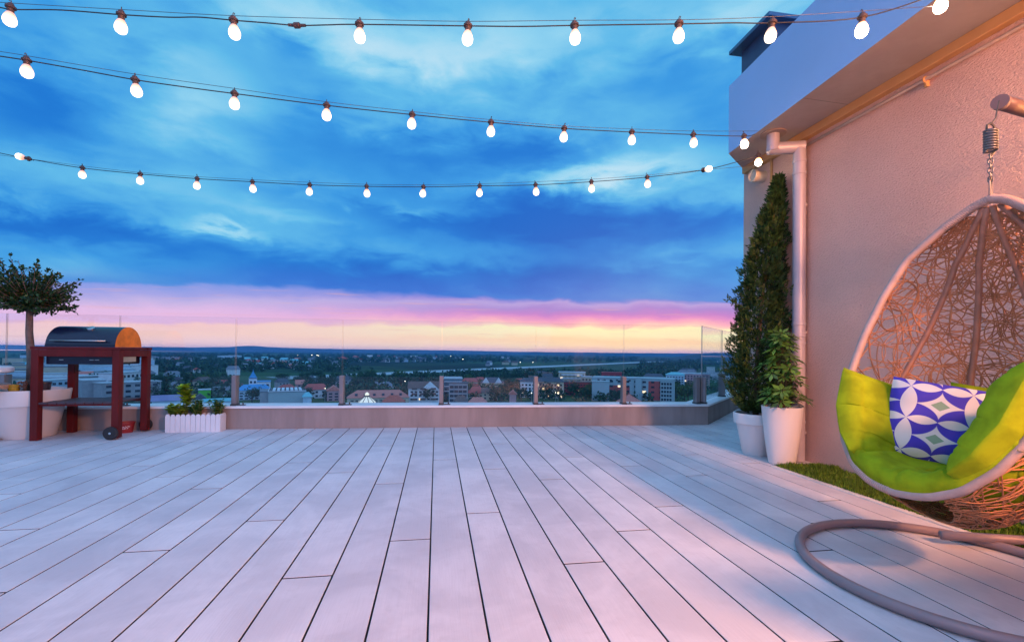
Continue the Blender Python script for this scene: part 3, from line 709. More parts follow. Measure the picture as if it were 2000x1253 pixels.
def seat():
    zl = np.linspace(ZB, .62, 60); tl = np.array([wz(z_) for z_ in zl]); nu, nv = 64, 26; vs = []; fs = []
    imax = int(np.argmax(tl)); zl, tl = zl[:imax+1], tl[:imax+1]
    for side in (0, 1):
        for i in range(nu+1):
            u = 2*i/nu-1; tt = .335*u; zr_ = float(np.interp(abs(tt), tl, zl)); kr = krim(zr_)
            for j in range(nv+1):
                v = j/nv; k_ = kr+.012+(-.20-kr)*v; z_ = zr_+.012-.055*math.sin(PI*min(1, v*1.2)/1.)*(1-.5*abs(u))+.03*v
                e = (max(0, 1-abs(u)**6)**.4)*(max(0, 1-abs(2*v-1)**7)**.45); q = .105*e
                for c_ in (-.52, 0., .5): q *= 1-.20*math.exp(-((u-c_)/.03)**2)
                q += .005*e*math.sin(15*u+2*math.sin(3*v+u*2))*math.exp(-(v/.35)**2)+.003*e*math.sin(9*v+14*u)
                vs.append(W3(k_+(.035*e if side else 0), tt*(1-.05*e*side), z_+(q if side else -.012*e)))
    A_ = (nu+1)*(nv+1); ix = lambda s_, i, j: s_*A_+i*(nv+1)+j
    for i in range(nu):
        for j in range(nv):
            fs.append((ix(1, i, j), ix(1, i+1, j), ix(1, i+1, j+1), ix(1, i, j+1))); fs.append((ix(0, i, j+1), ix(0, i+1, j+1), ix(0, i+1, j), ix(0, i, j)))
        for j in (0, nv): fs.append((ix(0, i, j), ix(0, i+1, j), ix(1, i+1, j), ix(1, i, j)))
    for j in range(nv):
        for i in (0, nu): fs.append((ix(0, i, j), ix(0, i, j+1), ix(1, i, j+1), ix(1, i, j)))
    m_ = MB(); m_.add(vs, fs); o = m_.build('seat_pad', m_green, cu, True)
    bm = bmesh.new(); bm.from_mesh(o.data); bmesh.ops.remove_doubles(bm, verts=bm.verts, dist=.0006); bmesh.ops.recalc_face_normals(bm, faces=bm.faces)
    for f in bm.faces: f.smooth = True
    bm.to_mesh(o.data); bm.free()
seat()
# patterned pillow
pc = DP(1835, 829, 2.02); pa_ = _r*.86-_f*.50; pa_[2] = -.17; pa_ = pa_/np.linalg.norm(pa_)
upv = np.array([.10, .12, 1.]); upv -= pa_*np.dot(upv, pa_); upv /= np.linalg.norm(upv); pn_ = np.cross(pa_, upv)
m_pat = bpy.data.materials.new('petal_pattern_fabric'); m_pat.use_nodes = True
t = NT(m_pat.node_tree); b = t.n['Principled BSDF']; uvn = t.node('ShaderNodeTexCoord').outputs['UV']
ux, uy, _ = t.sep(uvn)
fx = t.m('SUBTRACT', t.m('FRACT', t.m('ADD', t.m('MULTIPLY', ux, 1.75), .73)), .5); fy = t.m('SUBTRACT', t.m('FRACT', t.m('ADD', t.m('MULTIPLY', uy, 2.45), .765)), .5)
axx = t.m('ABSOLUTE', fx); ayy = t.m('ABSOLUTE', fy)
cxq = t.m('SUBTRACT', .5, axx); cyq = t.m('SUBTRACT', .5, ayy)
rad = t.m('SQRT', t.m('ADD', t.m('MULTIPLY', cxq, cxq), t.m('MULTIPLY', cyq, cyq)))
astr = t.rng(rad, .503, .518)                     # outside the corner discs
# lens along the vertical tile edge (full), along the horizontal edge (half length each)
lv = t.m('MULTIPLY', t.m('SUBTRACT', .25, t.m('MULTIPLY', fy, fy)), .52)
lensv = t.m('LESS_THAN', cxq, lv)
hx_ = t.m('SUBTRACT', axx, .25)
lh = t.m('MULTIPLY', t.m('SUBTRACT', .0625, t.m('MULTIPLY', hx_, hx_)), 2.1)
lensh = t.m('LESS_THAN', cyq, lh)
wht = t.m('MAXIMUM', astr, t.m('MAXIMUM', lensv, lensh))
dia = t.m('LESS_THAN', t.m('ADD', t.m('MULTIPLY', axx, 1.0), ayy), .150)
cc = t.mix(wht, (.065, .05, .44), (.72, .66, .62)); cc = t.mix(dia, cc, (.24, .36, .24))
t.put(b.inputs['Base Color'], cc); b.inputs['Roughness'].default_value = .85; b.inputs['Specular IOR Level'].default_value = .2
bn = t.node('ShaderNodeBump'); bn.inputs['Strength'].default_value = .2; bn.inputs['Distance'].default_value = .002
t.l.new(t.noise(t.node('ShaderNodeTexCoord').outputs['Object'], 300., 3.), bn.inputs['Height']); t.l.new(bn.outputs[0], b.inputs['Normal'])
nP = 36; vs = []; fs = []; uvs = []
for sd_ in (1, -1):
    for i in range(nP+1):
        for j in range(nP+1):
            u, v = 2*i/nP-1, 2*j/nP-1
            puff = (max(0, 1-u**4)*max(0, 1-v**4))**.5
            pin = 1-.05*(1-abs(v)**2)*abs(u)-.0; pin2 = 1-.05*(1-abs(u)**2)*abs(v)
            wob = .004*math.sin(5*u+2*v)+.003*math.sin(9*v-3*u)
            vs.append(pc+pa_*u*.185*pin2+upv*v*.178*pin+pn_*(sd_*.062*puff+wob*puff)); uvs.append(((u+1)/2, (v+1)/2))
A_ = (nP+1)**2
for i in range(nP):
    for j in range(nP):
        a_, b_, c_, d_ = i*(nP+1)+j, (i+1)*(nP+1)+j, (i+1)*(nP+1)+j+1, i*(nP+1)+j+1
        fs.append((a_, b_, c_, d_)); fs.append((A_+d_, A_+c_, A_+b_, A_+a_))
m_ = MB(); m_.add([tuple(np.array(q_)-pc) for q_ in vs], fs); pil = m_.build('throw_pillow', m_pat, None, True); pil.location = tuple(pc)
ul_ = pil.data.uv_layers.new(name='uv')
for lpq in pil.data.loops: ul_.data[lpq.index].uv = uvs[lpq.vertex_index]
tag(pil, 'square pillow with blue and white petal pattern in the egg chair', 'pillow')

# ------------------------------------------------------------------ pots and plants on the right
m_pot = pm('white_plastic_pot', (.70, .665, .65), .42, var=.03, scale=3)
m_earth = pm('potting_soil', (.035, .025, .02), .95, bump=.8, bscale=60)
def pot(label, c, prof, zs, rs, grp=None, mat=None):
    o = thing('plant_pot', label, 'plant pot', (c[0], c[1], 0), grp)
    s = MB(); s.lathe(prof, 44, (c[0], c[1], 0)); s.build('body', mat or m_pot, o, 35)
    s = MB(); s.lathe([(rs, zs-.04), (rs, zs), (rs*.5, zs+.012), (.01, zs+.018)], 30, (c[0], c[1], 0)); s.build('soil', m_earth, o, True)
    return o
tp = np.array([2.975, 3.585]); cpn = np.array([3.0, 3.955])
pot('tall tapered glossy white pot holding the umbrella plant', tp, [(.02, .0), (.098, .0), (.104, .006), (.118, .10), (.136, .24), (.150, .38), (.160, .488), (.162, .497), (.158, .50), (.152, .497), (.148, .44), (.02, .44)], .455, .148)
pot('low white rimmed pot holding the tall cypress', cpn, [(.02, 0), (.108, 0), (.112, .005), (.165, .29), (.172, .296), (.188, .297), (.193, .385), (.189, .392), (.176, .392), (.17, .34), (.02, .34)], .352, .171)
# cypress: flat sprays over a leaning cone
cy = thing('cypress_tree', 'tall narrow dark green cypress in the white rimmed pot', 'cypress', (cpn[0], cpn[1], .35))
s = MB(); s.tube([(cpn[0], cpn[1], .33), (cpn[0]+.01, cpn[1], .8), (cpn[0]+.05, cpn[1]-.02, 1.5), (cpn[0]+.14, cpn[1]-.06, 2.3)], [.028, .024, .016, .006], 8); s.build('trunk', pm('bark', (.10, .065, .045), .9, bump=.6, bscale=50), cy, True)
_ch = np.array([.40, .47, .56, .70, .90, 1.15, 1.45, 1.75, 2.05, 2.30, 2.50, 2.62])
_cr = .90*np.array([.08, .17, .225, .250, .250, .235, .208, .176, .130, .088, .048, .015])
_cx = np.array([-.02, -.01, -.0, .0, .01, .02, .035, .06, .10, .135, .16, .17]); _cy = _cx*-.5
n = 9000
hz = .40+2.22*rng.random(n)**1.12; ra = np.interp(hz, _ch, _cr); an = rng.random(n)*2*PI
lob = 1+.22*np.sin(an*5+hz*9)+.16*np.sin(an*3-hz*17)+.14*np.sin(an*7+hz*31)
rr_ = ra*lob*(.35+.65*rng.random(n)**.42)*(1+.06*rng.standard_normal(n))
base = np.c_[cpn[0]+np.interp(hz, _ch, _cx)+rr_*np.cos(an), cpn[1]+np.interp(hz, _ch, _cy)+rr_*np.sin(an), hz]
base[:, 0] = np.minimum(base[:, 0], WX-.03)
out = np.c_[np.cos(an), np.sin(an), np.zeros(n)]
ax_ = unit(out*(.55+.5*rng.random((n, 1)))+np.array([0, 0, 1.])*(.55+.7*rng.random((n, 1)))+.35*rng.standard_normal((n, 3)))
sd3 = unit(np.cross(ax_, rng.standard_normal((n, 3))))
Ps, As, Bs = [], [], []
for k_, (da, ln) in enumerate(((0, 1.), (.6, .72), (-.6, .72), (1.05, .5), (-1.05, .5))):
    a_ = unit(ax_*math.cos(da)+sd3*math.sin(da)); L_ = (.030+.022*rng.random((n, 1)))*ln
    Ps.append(base+ax_*.010*(abs(da) < .1)); As.append(a_*L_); Bs.append(unit(np.cross(a_, np.cross(ax_, sd3)))*L_*.17)
m_cyp = leafmat('cypress_foliage', (.036, .076, .015), .5, .6, .3, (.11, .075, .022))
quads('crown', np.vstack(Ps), np.vstack(As), np.vstack(Bs), m_cyp, cy)
# umbrella plant
def palm_leaf(P, A, B, tip, up, size, nl=8, droop=.35):
    up = up/np.linalg.norm(up); u_ = np.cross(up, [.3, .2, 1.]); u_ = u_/np.linalg.norm(u_); v_ = np.cross(up, u_)
    for i in range(nl):
        a_ = 2*PI*i/nl+random.random()*.3; d_ = u_*math.cos(a_)+v_*math.sin(a_); d_ = d_*(1-.15)+up*(.30-droop*random.random()); d_ = d_/np.linalg.norm(d_)
        sdv = np.cross(d_, up); sdv = sdv/np.linalg.norm(sdv); L_ = size*random.uniform(.8, 1.15)
        P.append(tip+d_*size*.10); A.append(d_*L_-np.array([0, 0, 1])*L_*.18); B.append(sdv*L_*.19)
um = thing('umbrella_plant', 'green umbrella plant with fingered leaves in the tall white pot', 'potted plant', (tp[0], tp[1], .46))
st = MB(); P, A, Bq = [], [], []
for i in range(62):
    h_ = .50+.66*(random.random()**1.1); a_ = random.random()*2*PI
    rx = (.165 if h_ < .88 else .10)*random.uniform(.5, 1.1)
    tip = np.array([tp[0]+rx*math.cos(a_)-.02*(h_-.5), tp[1]+rx*math.sin(a_), h_])
    st.tube([(tp[0]-.03*(h_-.5), tp[1], h_-.10-.05*random.random()), tuple((tip+np.array([tp[0], tp[1], h_]))/2-np.array([0, 0, .03])), tuple(tip)], .0024, 5)
    palm_leaf(P, A, Bq, tip, np.array([math.cos(a_)*.7, math.sin(a_)*.7, .9]), random.uniform(.070, .10))
for dx in (-.03, .02, .05): st.tube([(tp[0]+dx*.4, tp[1], .45), (tp[0]+dx, tp[1]+.01, .75), (tp[0]-.02+dx*.3, tp[1], 1.08)], .006, 6)
st.build('stem', pm('green_stem', (.12, .09, .03), .7), um, True)
quads('foliage', np.array(P), np.array(A), np.array(Bq), leafmat('umbrella_leaves', (.085, .19, .03), .5, .35, .5), um)

# unseen armchair added to block the lantern and shade the deck under the egg chair
acx, acy = 2.33, .30; ac = thing('shade_armchair', 'unseen wicker armchair added to shade the deck under the egg chair', 'armchair', (acx, acy, 0))
m_wick = pm('brown_wicker', (.20, .11, .07), .7, var=.3, scale=60, bump=.6, bscale=90); m_cream = pm('cream_fabric', (.55, .50, .42), .95, bump=.2, bscale=200)
for sx in (-.52, .52):
    for sy in (-.30, .30): s = MB(); s.tube([(acx+sx, acy+sy, 0), (acx+sx, acy+sy, .34)], [.022, .028], 10); s.build('leg', m_wick, ac, True)
    s = MB(); s.bbox((acx+sx, acy-.02, .48), (.12, .66, .30), .04); s.build('armrest', m_wick, ac, 40)
s = MB(); s.bbox((acx, acy-.02, .34), (.93, .64, .12), .03); s.build('seat', m_wick, ac, 40)
s = MB(); s.bbox((acx, acy+.27, .66), (1.16, .10, .72), .045, Matrix.Rotation(R_(-8), 3, 'X')); s.build('backrest', m_wick, ac, 40)
s = MB(); s.bbox((acx, acy-.06, .455), (.90, .56, .11), .04); s.build('cushion', m_cream, ac, 40)

# ------------------------------------------------------------------ left: big pot with round tree
_bx = PY(56, 800, 5.66); bp = np.array([_bx[0]-.0, 5.66])
pot('very large white rimmed pot holding the round tree', bp, [(.02, .0), (.215, .0), (.222, .008), (.285, .33), (.290, .338), (.318, .34), (.338, .49), (.333, .50), (.312, .50), (.300, .44), (.02, .44)], .455, .302)
tr_ = thing('round_tree', 'small standard tree with round spiky dark crown in the large white pot', 'tree', (bp[0], bp[1], .46))
m_bark = pm('smooth_bark', (.17, .11, .09), .85, var=.25, scale=25, bump=.5, bscale=70)
ct = np.array([bp[0]+.00, bp[1], 1.44])
s = MB(); s.tube([(bp[0]+.02, bp[1], .45), (bp[0]+.015, bp[1], .8), (bp[0]-.01, bp[1], 1.1), (bp[0]-.01, bp[1], 1.46)], [.043, .036, .031, .026], 10); s.build('trunk', m_bark, tr_, True)
tw = MB(); P, A, Bq = [], [], []
for i in range(175):
    v = np.array([random.gauss(0, 1), random.gauss(0, 1), random.gauss(.12, .75)]); v /= np.linalg.norm(v); v[2] = max(v[2], -.55)
    R__ = random.uniform(.55, 1.12)*np.array([.42, .42, .38 if v[2] > 0 else .34])
    tip = ct+v*R__+np.array([0, 0, .05+.06*random.random()]); mid = ct+v*R__*.5
    tw.tube([tuple(ct+v*.03), tuple(mid), tuple(tip)], [.006, .004, .0018], 5)
    for k_ in range(34):
        q_ = .25+.75*random.random(); p_ = (mid*(2-2*q_)+tip*(2*q_-1)) if q_ > .5 else (ct*(1-2*q_)+mid*2*q_)
        d_ = v*.6+np.array([random.gauss(0, 1), random.gauss(0, 1), random.gauss(.35, .8)])*.7; d_ /= np.linalg.norm(d_)
        sv = np.cross(d_, [random.gauss(0, 1), random.gauss(0, 1), random.gauss(0, 1)]); sv /= np.linalg.norm(sv); L_ = random.uniform(.032, .052)
        P.append(p_); A.append(d_*L_); Bq.append(sv*L_*.27)
tw.build('branches', m_bark, tr_, True)
quads('crown', np.array(P), np.array(A), np.array(Bq), leafmat('dark_leaves', (.026, .066, .016), .5, .5, .4), tr_)
zsoil = .462
p_ = PY(27, 762, 5.42)
s = MB(); s.lathe([(.02, 0), (.035, 0), (.048, .085), (.052, .088), (.052, .1), (.046, .1), (.042, .08), (.01, .08)], 16, (p_[0], p_[1], zsoil)); tag(s.build('yellow_cup', pm('mustard_yellow', (.42, .27, .02), .6), None, 40), 'small mustard yellow cup standing in the large pot', 'cup')
p_ = PY(86, 762, 5.60)
s = MB(); s.lathe([(.02, 0), (.045, 0), (.058, .10), (.062, .10), (.062, .115), (.055, .115), (.05, .09), (.01, .09)], 16, (p_[0], p_[1], zsoil)); tag(s.build('small_pot', pm('dark_plastic', (.03, .03, .05), .5), None, 40), 'small dark plastic pot standing in the large pot', 'small pot')
p_ = PY(46, 764, 5.44); dfl = thing('dried_flowers', 'bunch of dried brown flowers in the large pot', 'dried flowers', (p_[0], p_[1], zsoil)); s = MB(); P, A, Bq = [], [], []
for i in range(26):
    tip = np.array([p_[0]+random.gauss(0, .03), p_[1]+random.gauss(0, .03), zsoil+.08+.05*random.random()]); s.tube([(p_[0], p_[1], zsoil), tuple(tip)], .0014, 4)
    for k_ in range(8):
        d_ = np.array([random.gauss(0, 1), random.gauss(0, 1), random.gauss(.5, 1)]); d_ /= np.linalg.norm(d_); sv = np.cross(d_, [.3, 1, .2]); sv /= np.linalg.norm(sv)
        P.append(tip); A.append(d_*.018); Bq.append(sv*.005)
s.build('stems', m_bark, dfl, True); quads('flower_heads', np.array(P), np.array(A), np.array(Bq), leafmat('dried_petals', (.24, .11, .07)), dfl)

# ------------------------------------------------------------------ barbecue cart
m_red = pm('red_brown_stained_wood', (.105, .010, .010), .55, spec=.2, var=.18, scale=10, stretch=(1, 1, .15), bump=.15, bscale=60)
m_black = pm('black_enamel', (.007, .010, .030), .22, var=.1, spec=.45)
m_slat = pm('dark_stained_slats', (.065, .035, .045), .6, var=.15, scale=8, stretch=(1, .2, 1))
m_alu = pm('brushed_handle', (.45, .43, .42), .35, metal=1.)
gx0, gx1, gy0, gy1, gz = -4.03, -3.235, 5.36, 5.90, .952
gr = thing('barbecue_grill', 'charcoal barbecue with black domed lid on red wooden cart', 'barbecue', ((gx0+gx1)/2, (gy0+gy1)/2, 0))
lw = .068
for lx in (gx0+lw/2, gx1-lw/2):
    for ly in (gy0+lw/2, gy1-lw/2):
        s = MB(); zl = .012 if lx > -3.6 else 0
        s.bbox((lx, ly, (zl+gz-.03)/2), (lw, lw, gz-.03-zl), .005); s.build('leg', m_red, gr)
s = MB()
s.bbox(((gx0+gx1)/2, gy0+.012, gz-.066), (gx1-gx0-2*lw, .024, .07), .003); s.bbox(((gx0+gx1)/2, gy1-.012, gz-.066), (gx1-gx0-2*lw, .024, .07), .003)
s.bbox((gx0+.012, (gy0+gy1)/2, gz-.066), (.024, gy1-gy0-2*lw, .07), .003); s.bbox((gx1-.012, (gy0+gy1)/2, gz-.066), (.024, gy1-gy0-2*lw, .07), .003); s.build('apron', m_red, gr)
s = MB(); ft = .075; zz_ = gz-.015
for c_, d_ in ((((gx0+gx1)/2, gy0+ft/2, zz_), (gx1-gx0+.02, ft, .028)), (((gx0+gx1)/2, gy1-ft/2, zz_), (gx1-gx0+.02, ft, .028)), ((gx0+ft/2, (gy0+gy1)/2, zz_), (ft, gy1-gy0-2*ft-.002, .028)), ((gx1-ft/2, (gy0+gy1)/2, zz_), (ft, gy1-gy0-2*ft-.002, .028))): s.bbox(c_, d_, .004)
s.build('table_top', m_red, gr)
s = MB(); zsh = .375
for i in range(7):
    yq = gy0+.03+(gy1-gy0-.06)*(i+.5)/7
for i in range(8):
    xq = gx0+lw+(gx1-gx0-2*lw)*(i+.5)/8; s.bbox((xq, (gy0+gy1)/2, zsh), ((gx1-gx0-2*lw)/8-.008, gy1-gy0-.01, .018), .002)
s.build('shelf', m_slat, gr)
s = MB(); s.bbox(((gx0+gx1)/2, gy0+.03, zsh-.02), (gx1-gx0-2*lw, .02, .02), .002); s.bbox(((gx0+gx1)/2, gy1-.03, zsh-.02), (gx1-gx0-2*lw, .02, .02), .002); s.build('shelf_rail', m_red, gr)
dx0, dx1 = PY(88, 668, gy0+.06)[0], PY(226, 668, gy0+.06)[0]; dyc = (gy0+gy1)/2; dr = .218
dx0, dx1 = gx0+.085, gx1-.075
def dome(x0, x1, r, sq=1.0, n_=20):
    vs, fs = [], []
    prof = [(dyc-r*math.cos(PI*i/n_), gz+r*sq*math.sin(PI*i/n_)) for i in range(n_+1)]
    for x_ in (x0, x1): vs += [(x_, a_, b_) for a_, b_ in prof]
    m_ = n_+1
    for i in range(n_): fs.append((i, m_+i, m_+i+1, i+1))
    return vs, fs, m_
vs, fs, m_ = dome(dx0, dx1, dr)
s = MB(); s.add(vs, fs); s.add(vs, [tuple(range(m_-1, -1, -1))])
s.add([(x_, y_, z_) for x_ in (dx0, dx1) for y_, z_ in ((dyc-dr-.004, gz+.0), (dyc-dr-.004, gz+.025), (dyc-dr+.01, gz+.025), (dyc-dr+.01, gz))], [(0, 4, 5, 1), (1, 5, 6, 2), (4, 7, 6, 5), (0, 1, 2, 3)])
lid = s.build('lid', m_black, gr, 40)
s = MB(); s.add([(x_+.0015, y_, z_) for x_, y_, z_ in vs[m_:]], [tuple(range(m_))]); s.build('end_plate', pm('painted_orange_reflection', (.78, .19, .012), .34, metal=.75, var=.2, scale=9), lid)  # warm reflection on the black enamel end, put into its colour
s = MB(); hz_ = gz+.062; hyq = dyc-dr*math.cos(math.asin(.062/dr))-.035
s.tube([(dx0+.06, hyq, hz_), (dx1-.07, hyq, hz_)], .008, 10)
for x_ in (dx0+.08, dx1-.09): s.tube([(x_, hyq, hz_), (x_, hyq+.04, hz_)], .005, 8)
s.build('handle', m_alu, lid, True)
s = MB(); an_ = R_(62); th_c = ((dx0+dx1)/2+.02, dyc-dr*math.cos(an_), gz+dr*math.sin(an_)); Mt = Matrix.Rotation(R_(28), 3, 'X')
s.lathe([(.005, -.004), (.036, -.004), (.036, .010), (.032, .014), (.003, .015)], 20, th_c, Mt); s.build('thermometer', m_steel, lid, 40)
s = MB(); s.bbox(((dx0+dx1)/2, dyc, gz-.10), (dx1-dx0+.0, 2*dr-.03, .165), .008)
fb = s.build('firebox', m_black, gr)
s = MB()
for x_ in (dx0+.14, dx1-.22, dx1-.17): s.bbox((x_, dyc-dr+.012, gz-.135), (.04, .006, .008), .002)
s.build('vents', m_alu, fb)
s = MB(); s.bbox((dx1+.012, dyc-.02, gz-.125), (.024, .22, .07), .003); s.build('side_plate', m_alu, fb)
for yq, sg in ((gy0-.020, -1), (gy1+.020, 1)):
    wc_ = (gx1-.055, yq, .068); Mw = Matrix.Rotation(PI/2, 3, 'X')
    s = MB(); s.lathe([(.048, -.016), (.062, -.016), (.067, -.010), (.067, .010), (.062, .016), (.048, .016)], 28, wc_, Mw); wh = s.build('wheel', pm('black_tyre', (.015, .015, .018), .7), gr, 40)
    s = MB(); s.lathe([(.004, -.012), (.048, -.011), (.048, .011), (.004, .012)], 24, wc_, Mw); s.build('rim', pm('dark_red_hub', (.13, .025, .02), .5), wh, 40)
    s = MB(); s.lathe([(.004, -.019), (.011, -.017), (.011, .017), (.004, .019)], 12, wc_, Mw); s.build('hub_cap', m_steel, wh, 40)
# red bucket under the grill
rb_ = np.array([-3.42, 5.80]); rbk = thing('red_bucket', 'small red bucket with white marking on the floor under the barbecue', 'bucket', (rb_[0], rb_[1], 0))
s = MB(); s.lathe([(.02, 0), (.060, 0), (.078, .105), (.083, .107), (.083, .118), (.076, .118), (.072, .09), (.01, .09)], 24, (rb_[0], rb_[1], 0)); s.build('body', pm('red_metal', (.28, .02, .02), .45), rbk, 40)
s = MB(); a0 = math.atan2(-rb_[1], -rb_[0])
for i, (u_, v_, l_) in enumerate(((-.03, .066, .022), (-.005, .070, .018), (.016, .073, .02), (-.032, .050, .012), (-.014, .052, .016), (.008, .054, .012))):
    for q_ in range(3):
        a_ = a0+u_/.072+q_*l_/.072/3; r_ = .060+.018*v_/.105+.0015; s.bbox((rb_[0]+r_*math.cos(a_), rb_[1]+r_*math.sin(a_), v_+.004*math.sin(q_*2+i)), (.003, l_/3*1.05, .0065), .0005, Matrix.Rotation(a_, 3, 'Z'))
s.build('marking', pm('white_print', (.75, .72, .72), .6), rbk)

# ------------------------------------------------------------------ flower box with herbs
fx0, fx1, fy0, fy1 = -2.995, -2.425, 5.735, 5.885
bx = thing('flower_box', 'white picket style flower box with scalloped edge by the parapet', 'flower box', ((fx0+fx1)/2, fy0, 0))
m_white = pm('white_painted_plastic', (.74, .72, .74), .5, var=.03)
def picket_row(p0, p1, n_, h, th_):
    p0, p1 = np.array(p0), np.array(p1); u_ = (p1-p0)/n_; L_ = np.linalg.norm(u_); ud_ = u_/L_; nn = np.array([-ud_[1], ud_[0]])
    for i in range(n_):
        c0 = p0+u_*i; pts = [(0.0015, 0), (L_-.0015, 0), (L_-.0015, h-L_*.45)]+[(L_/2+(L_/2-.0045)*math.cos(a_), h-L_*.45+(L_/2-.0045)*math.sin(a_)) for a_ in np.linspace(0, PI, 9)]+[(0.0015, h-L_*.45)]
        m_ = len(pts); vs = [(*(c0+ud_*a_), b_) for a_, b_ in pts]+[(*(c0+ud_*a_+nn*th_), b_) for a_, b_ in pts]
        s.add(vs, [tuple(range(m_)), tuple(range(2*m_-1, m_-1, -1))]+[(q_, q_+m_, (q_+1) % m_+m_, (q_+1) % m_) for q_ in range(m_)])
s = MB(); picket_row((fx0, fy0), (fx1, fy0), 11, .205, .010); picket_row((fx1, fy0+.0105), (fx1, fy1-.0105), 3, .205, .010); picket_row((fx1, fy1), (fx0, fy1), 11, .205, .010); picket_row((fx0, fy1-.0105), (fx0, fy0+.0105), 3, .205, .010)
s.build('pickets', m_white, bx)
s = MB(); s.box(((fx0+fx1)/2, (fy0+fy1)/2, .08), (fx1-fx0-.025, fy1-fy0-.025, .15)); s.build('soil', m_earth, bx)
def herb(name, label, x_, y_, n_, hr, spread, lsz, mat, stems=10, nleaf=9, low=.0, wd=.36):
    o = thing(name, label, 'herb', (x_, y_, .155), None); s = MB(); P, A, Bq = [], [], []
    for i in range(stems):
        h_ = hr*random.uniform(.55, 1.0); tip = np.array([x_+random.gauss(0, spread), y_+random.gauss(0, .022), .155+h_]); b0 = np.array([x_+random.gauss(0, spread*.5), y_+random.gauss(0, .012), .15])
        s.tube([tuple(b0), tuple((b0+tip)/2+np.array([0, 0, .01])), tuple(tip)], .003, 5)
        for k_ in range(nleaf):
            q_ = 1-(1-low)*random.random()**1.4*.8; p_ = b0+(tip-b0)*q_; a_ = random.random()*2*PI
            d_ = np.array([math.cos(a_), math.sin(a_), random.uniform(-.1, .7)]); d_ /= np.linalg.norm(d_); sv = np.cross(d_, [0, 0, 1]); sv = sv/np.linalg.norm(sv)+np.array([0, 0, random.uniform(-.3, .3)]); L_ = lsz*random.uniform(.7, 1.2)
            P.append(p_); A.append(d_*L_); Bq.append(sv*L_*wd)
    s.build('stems', pm('pale_stem', (.16, .24, .05), .6), o, True); quads('leaves', np.array(P), np.array(A), np.array(Bq), mat, o)
m_lime = leafmat('lime_leaves', (.34, .48, .03), .4, .5); m_mid = leafmat('herb_leaves', (.07, .19, .04), .45, .5); m_yel = leafmat('yellow_green_leaves', (.25, .36, .035), .4)
herb('lettuce_plant', 'tall lime green leafy plant sticking up from the flower box', -2.83, 5.81, 9, .38, .035, .068, m_lime, 13, 20, .55, .42)
herb('lettuce_plant', 'low yellow green leafy plant at the left end of the flower box', -2.90, 5.80, 9, .15, .055, .062, m_yel, 20, 14, .2, .40)
herb('basil_plant', 'bushy green herb in the middle of the flower box', -2.70, 5.81, 9, .20, .055, .040, m_mid, 28, 16, .1)
herb('basil_plant', 'green herb at the right end of the flower box', -2.49, 5.81, 9, .21, .040, .040, m_mid, 22, 16, .1)
# white garden table at the left edge
te = DP(27, 722, 4.55); tcx, tcy = te[0]-.44, te[1]-.03
tb = thing('garden_table', 'round white garden table cut off by the left edge', 'table', (tcx, tcy, 0))
s = MB(); s.lathe([(.01, te[2]-.035), (.35, te[2]-.035), (.372, te[2]-.02), (.372, te[2]+.015), (.355, te[2]+.03), (.01, te[2]+.03)], 40, (tcx, tcy, 0)); s.build('tabletop', m_white, tb, 50)
s = MB(); s.lathe([(.03, .05), (.03, te[2]-.04)], 16, (tcx, tcy, 0)); s.build('column', m_white, tb, 50)
s = MB(); s.lathe([(.01, .0), (.27, .0), (.285, .015), (.26, .04), (.05, .065)], 36, (tcx, tcy, 0)); s.build('foot', m_white, tb, 50)
pk = DP(8, 755, 4.55); s = MB(); s.lathe([(.01, pk[2]-.02), (pk[0]-tcx, pk[2]-.02), (pk[0]-tcx+.008, pk[2]), (pk[0]-tcx, pk[2]+.02), (.01, pk[2]+.02)], 36, (tcx, tcy, 0)); s.build('shelf', pm('peach_wood', (.55, .33, .22), .5), tb, 50)

# ------------------------------------------------------------------ the town and plain below
ZG = -32.
m_ground = bpy.data.materials.new('plain_ground'); m_ground.use_nodes = True
t = NT(m_ground.node_tree); b = t.n['Principled BSDF']; co = t.node('ShaderNodeTexCoord').outputs['Object']
a_ = t.noise(co, .0016, 6., .6, .4); b2 = t.noise(co, .011, 5., .65)
mpg = t.node('ShaderNodeMapping'); t.l.new(co, mpg.inputs[0]); mpg.inputs[3].default_value = (1, .35, 1)
vo = t.node('ShaderNodeTexVoronoi'); vo.inputs['Scale'].default_value = .0035; t.l.new(mpg.outputs[0], vo.inputs['Vector'])
fields = t.ramp(t.sep(vo.outputs['Color'])[0], [(0, (.030, .070, .035)), (.45, (.050, .115, .040)), (.8, (.075, .120, .045)), (1, (.040, .070, .045))])
c = t.mix(t.rng(a_, .42, .58), fields, (.014, .030, .020)); c = t.mix(t.rng(b2, .50, .66, 0., .7), c, (.012, .024, .017))
t.put(b.inputs['Base Color'], c); b.inputs['Roughness'].default_value = .95; b.inputs['Specular IOR Level'].default_value = .1
s = MB(); rings = [0, 60, 150, 400, 700, 1500, 3000, 5400]; vs = [(0, 0, ZG)]; fs = []; na = 72
for r_ in rings[1:]: vs += [(r_*math.cos(2*PI*i/na), r_*math.sin(2*PI*i/na), ZG) for i in range(na)]
for i in range(na): fs.append((0, 1+i, 1+(i+1) % na))
for j in range(len(rings)-2):
    for i in range(na): fs.append((1+j*na+i, 1+(j+1)*na+i, 1+(j+1)*na+(i+1) % na, 1+j*na+(i+1) % na))
s.add(vs, fs); tag(s.build('ground', m_ground), 'dark green plain below the terrace', 'ground', kind='structure')
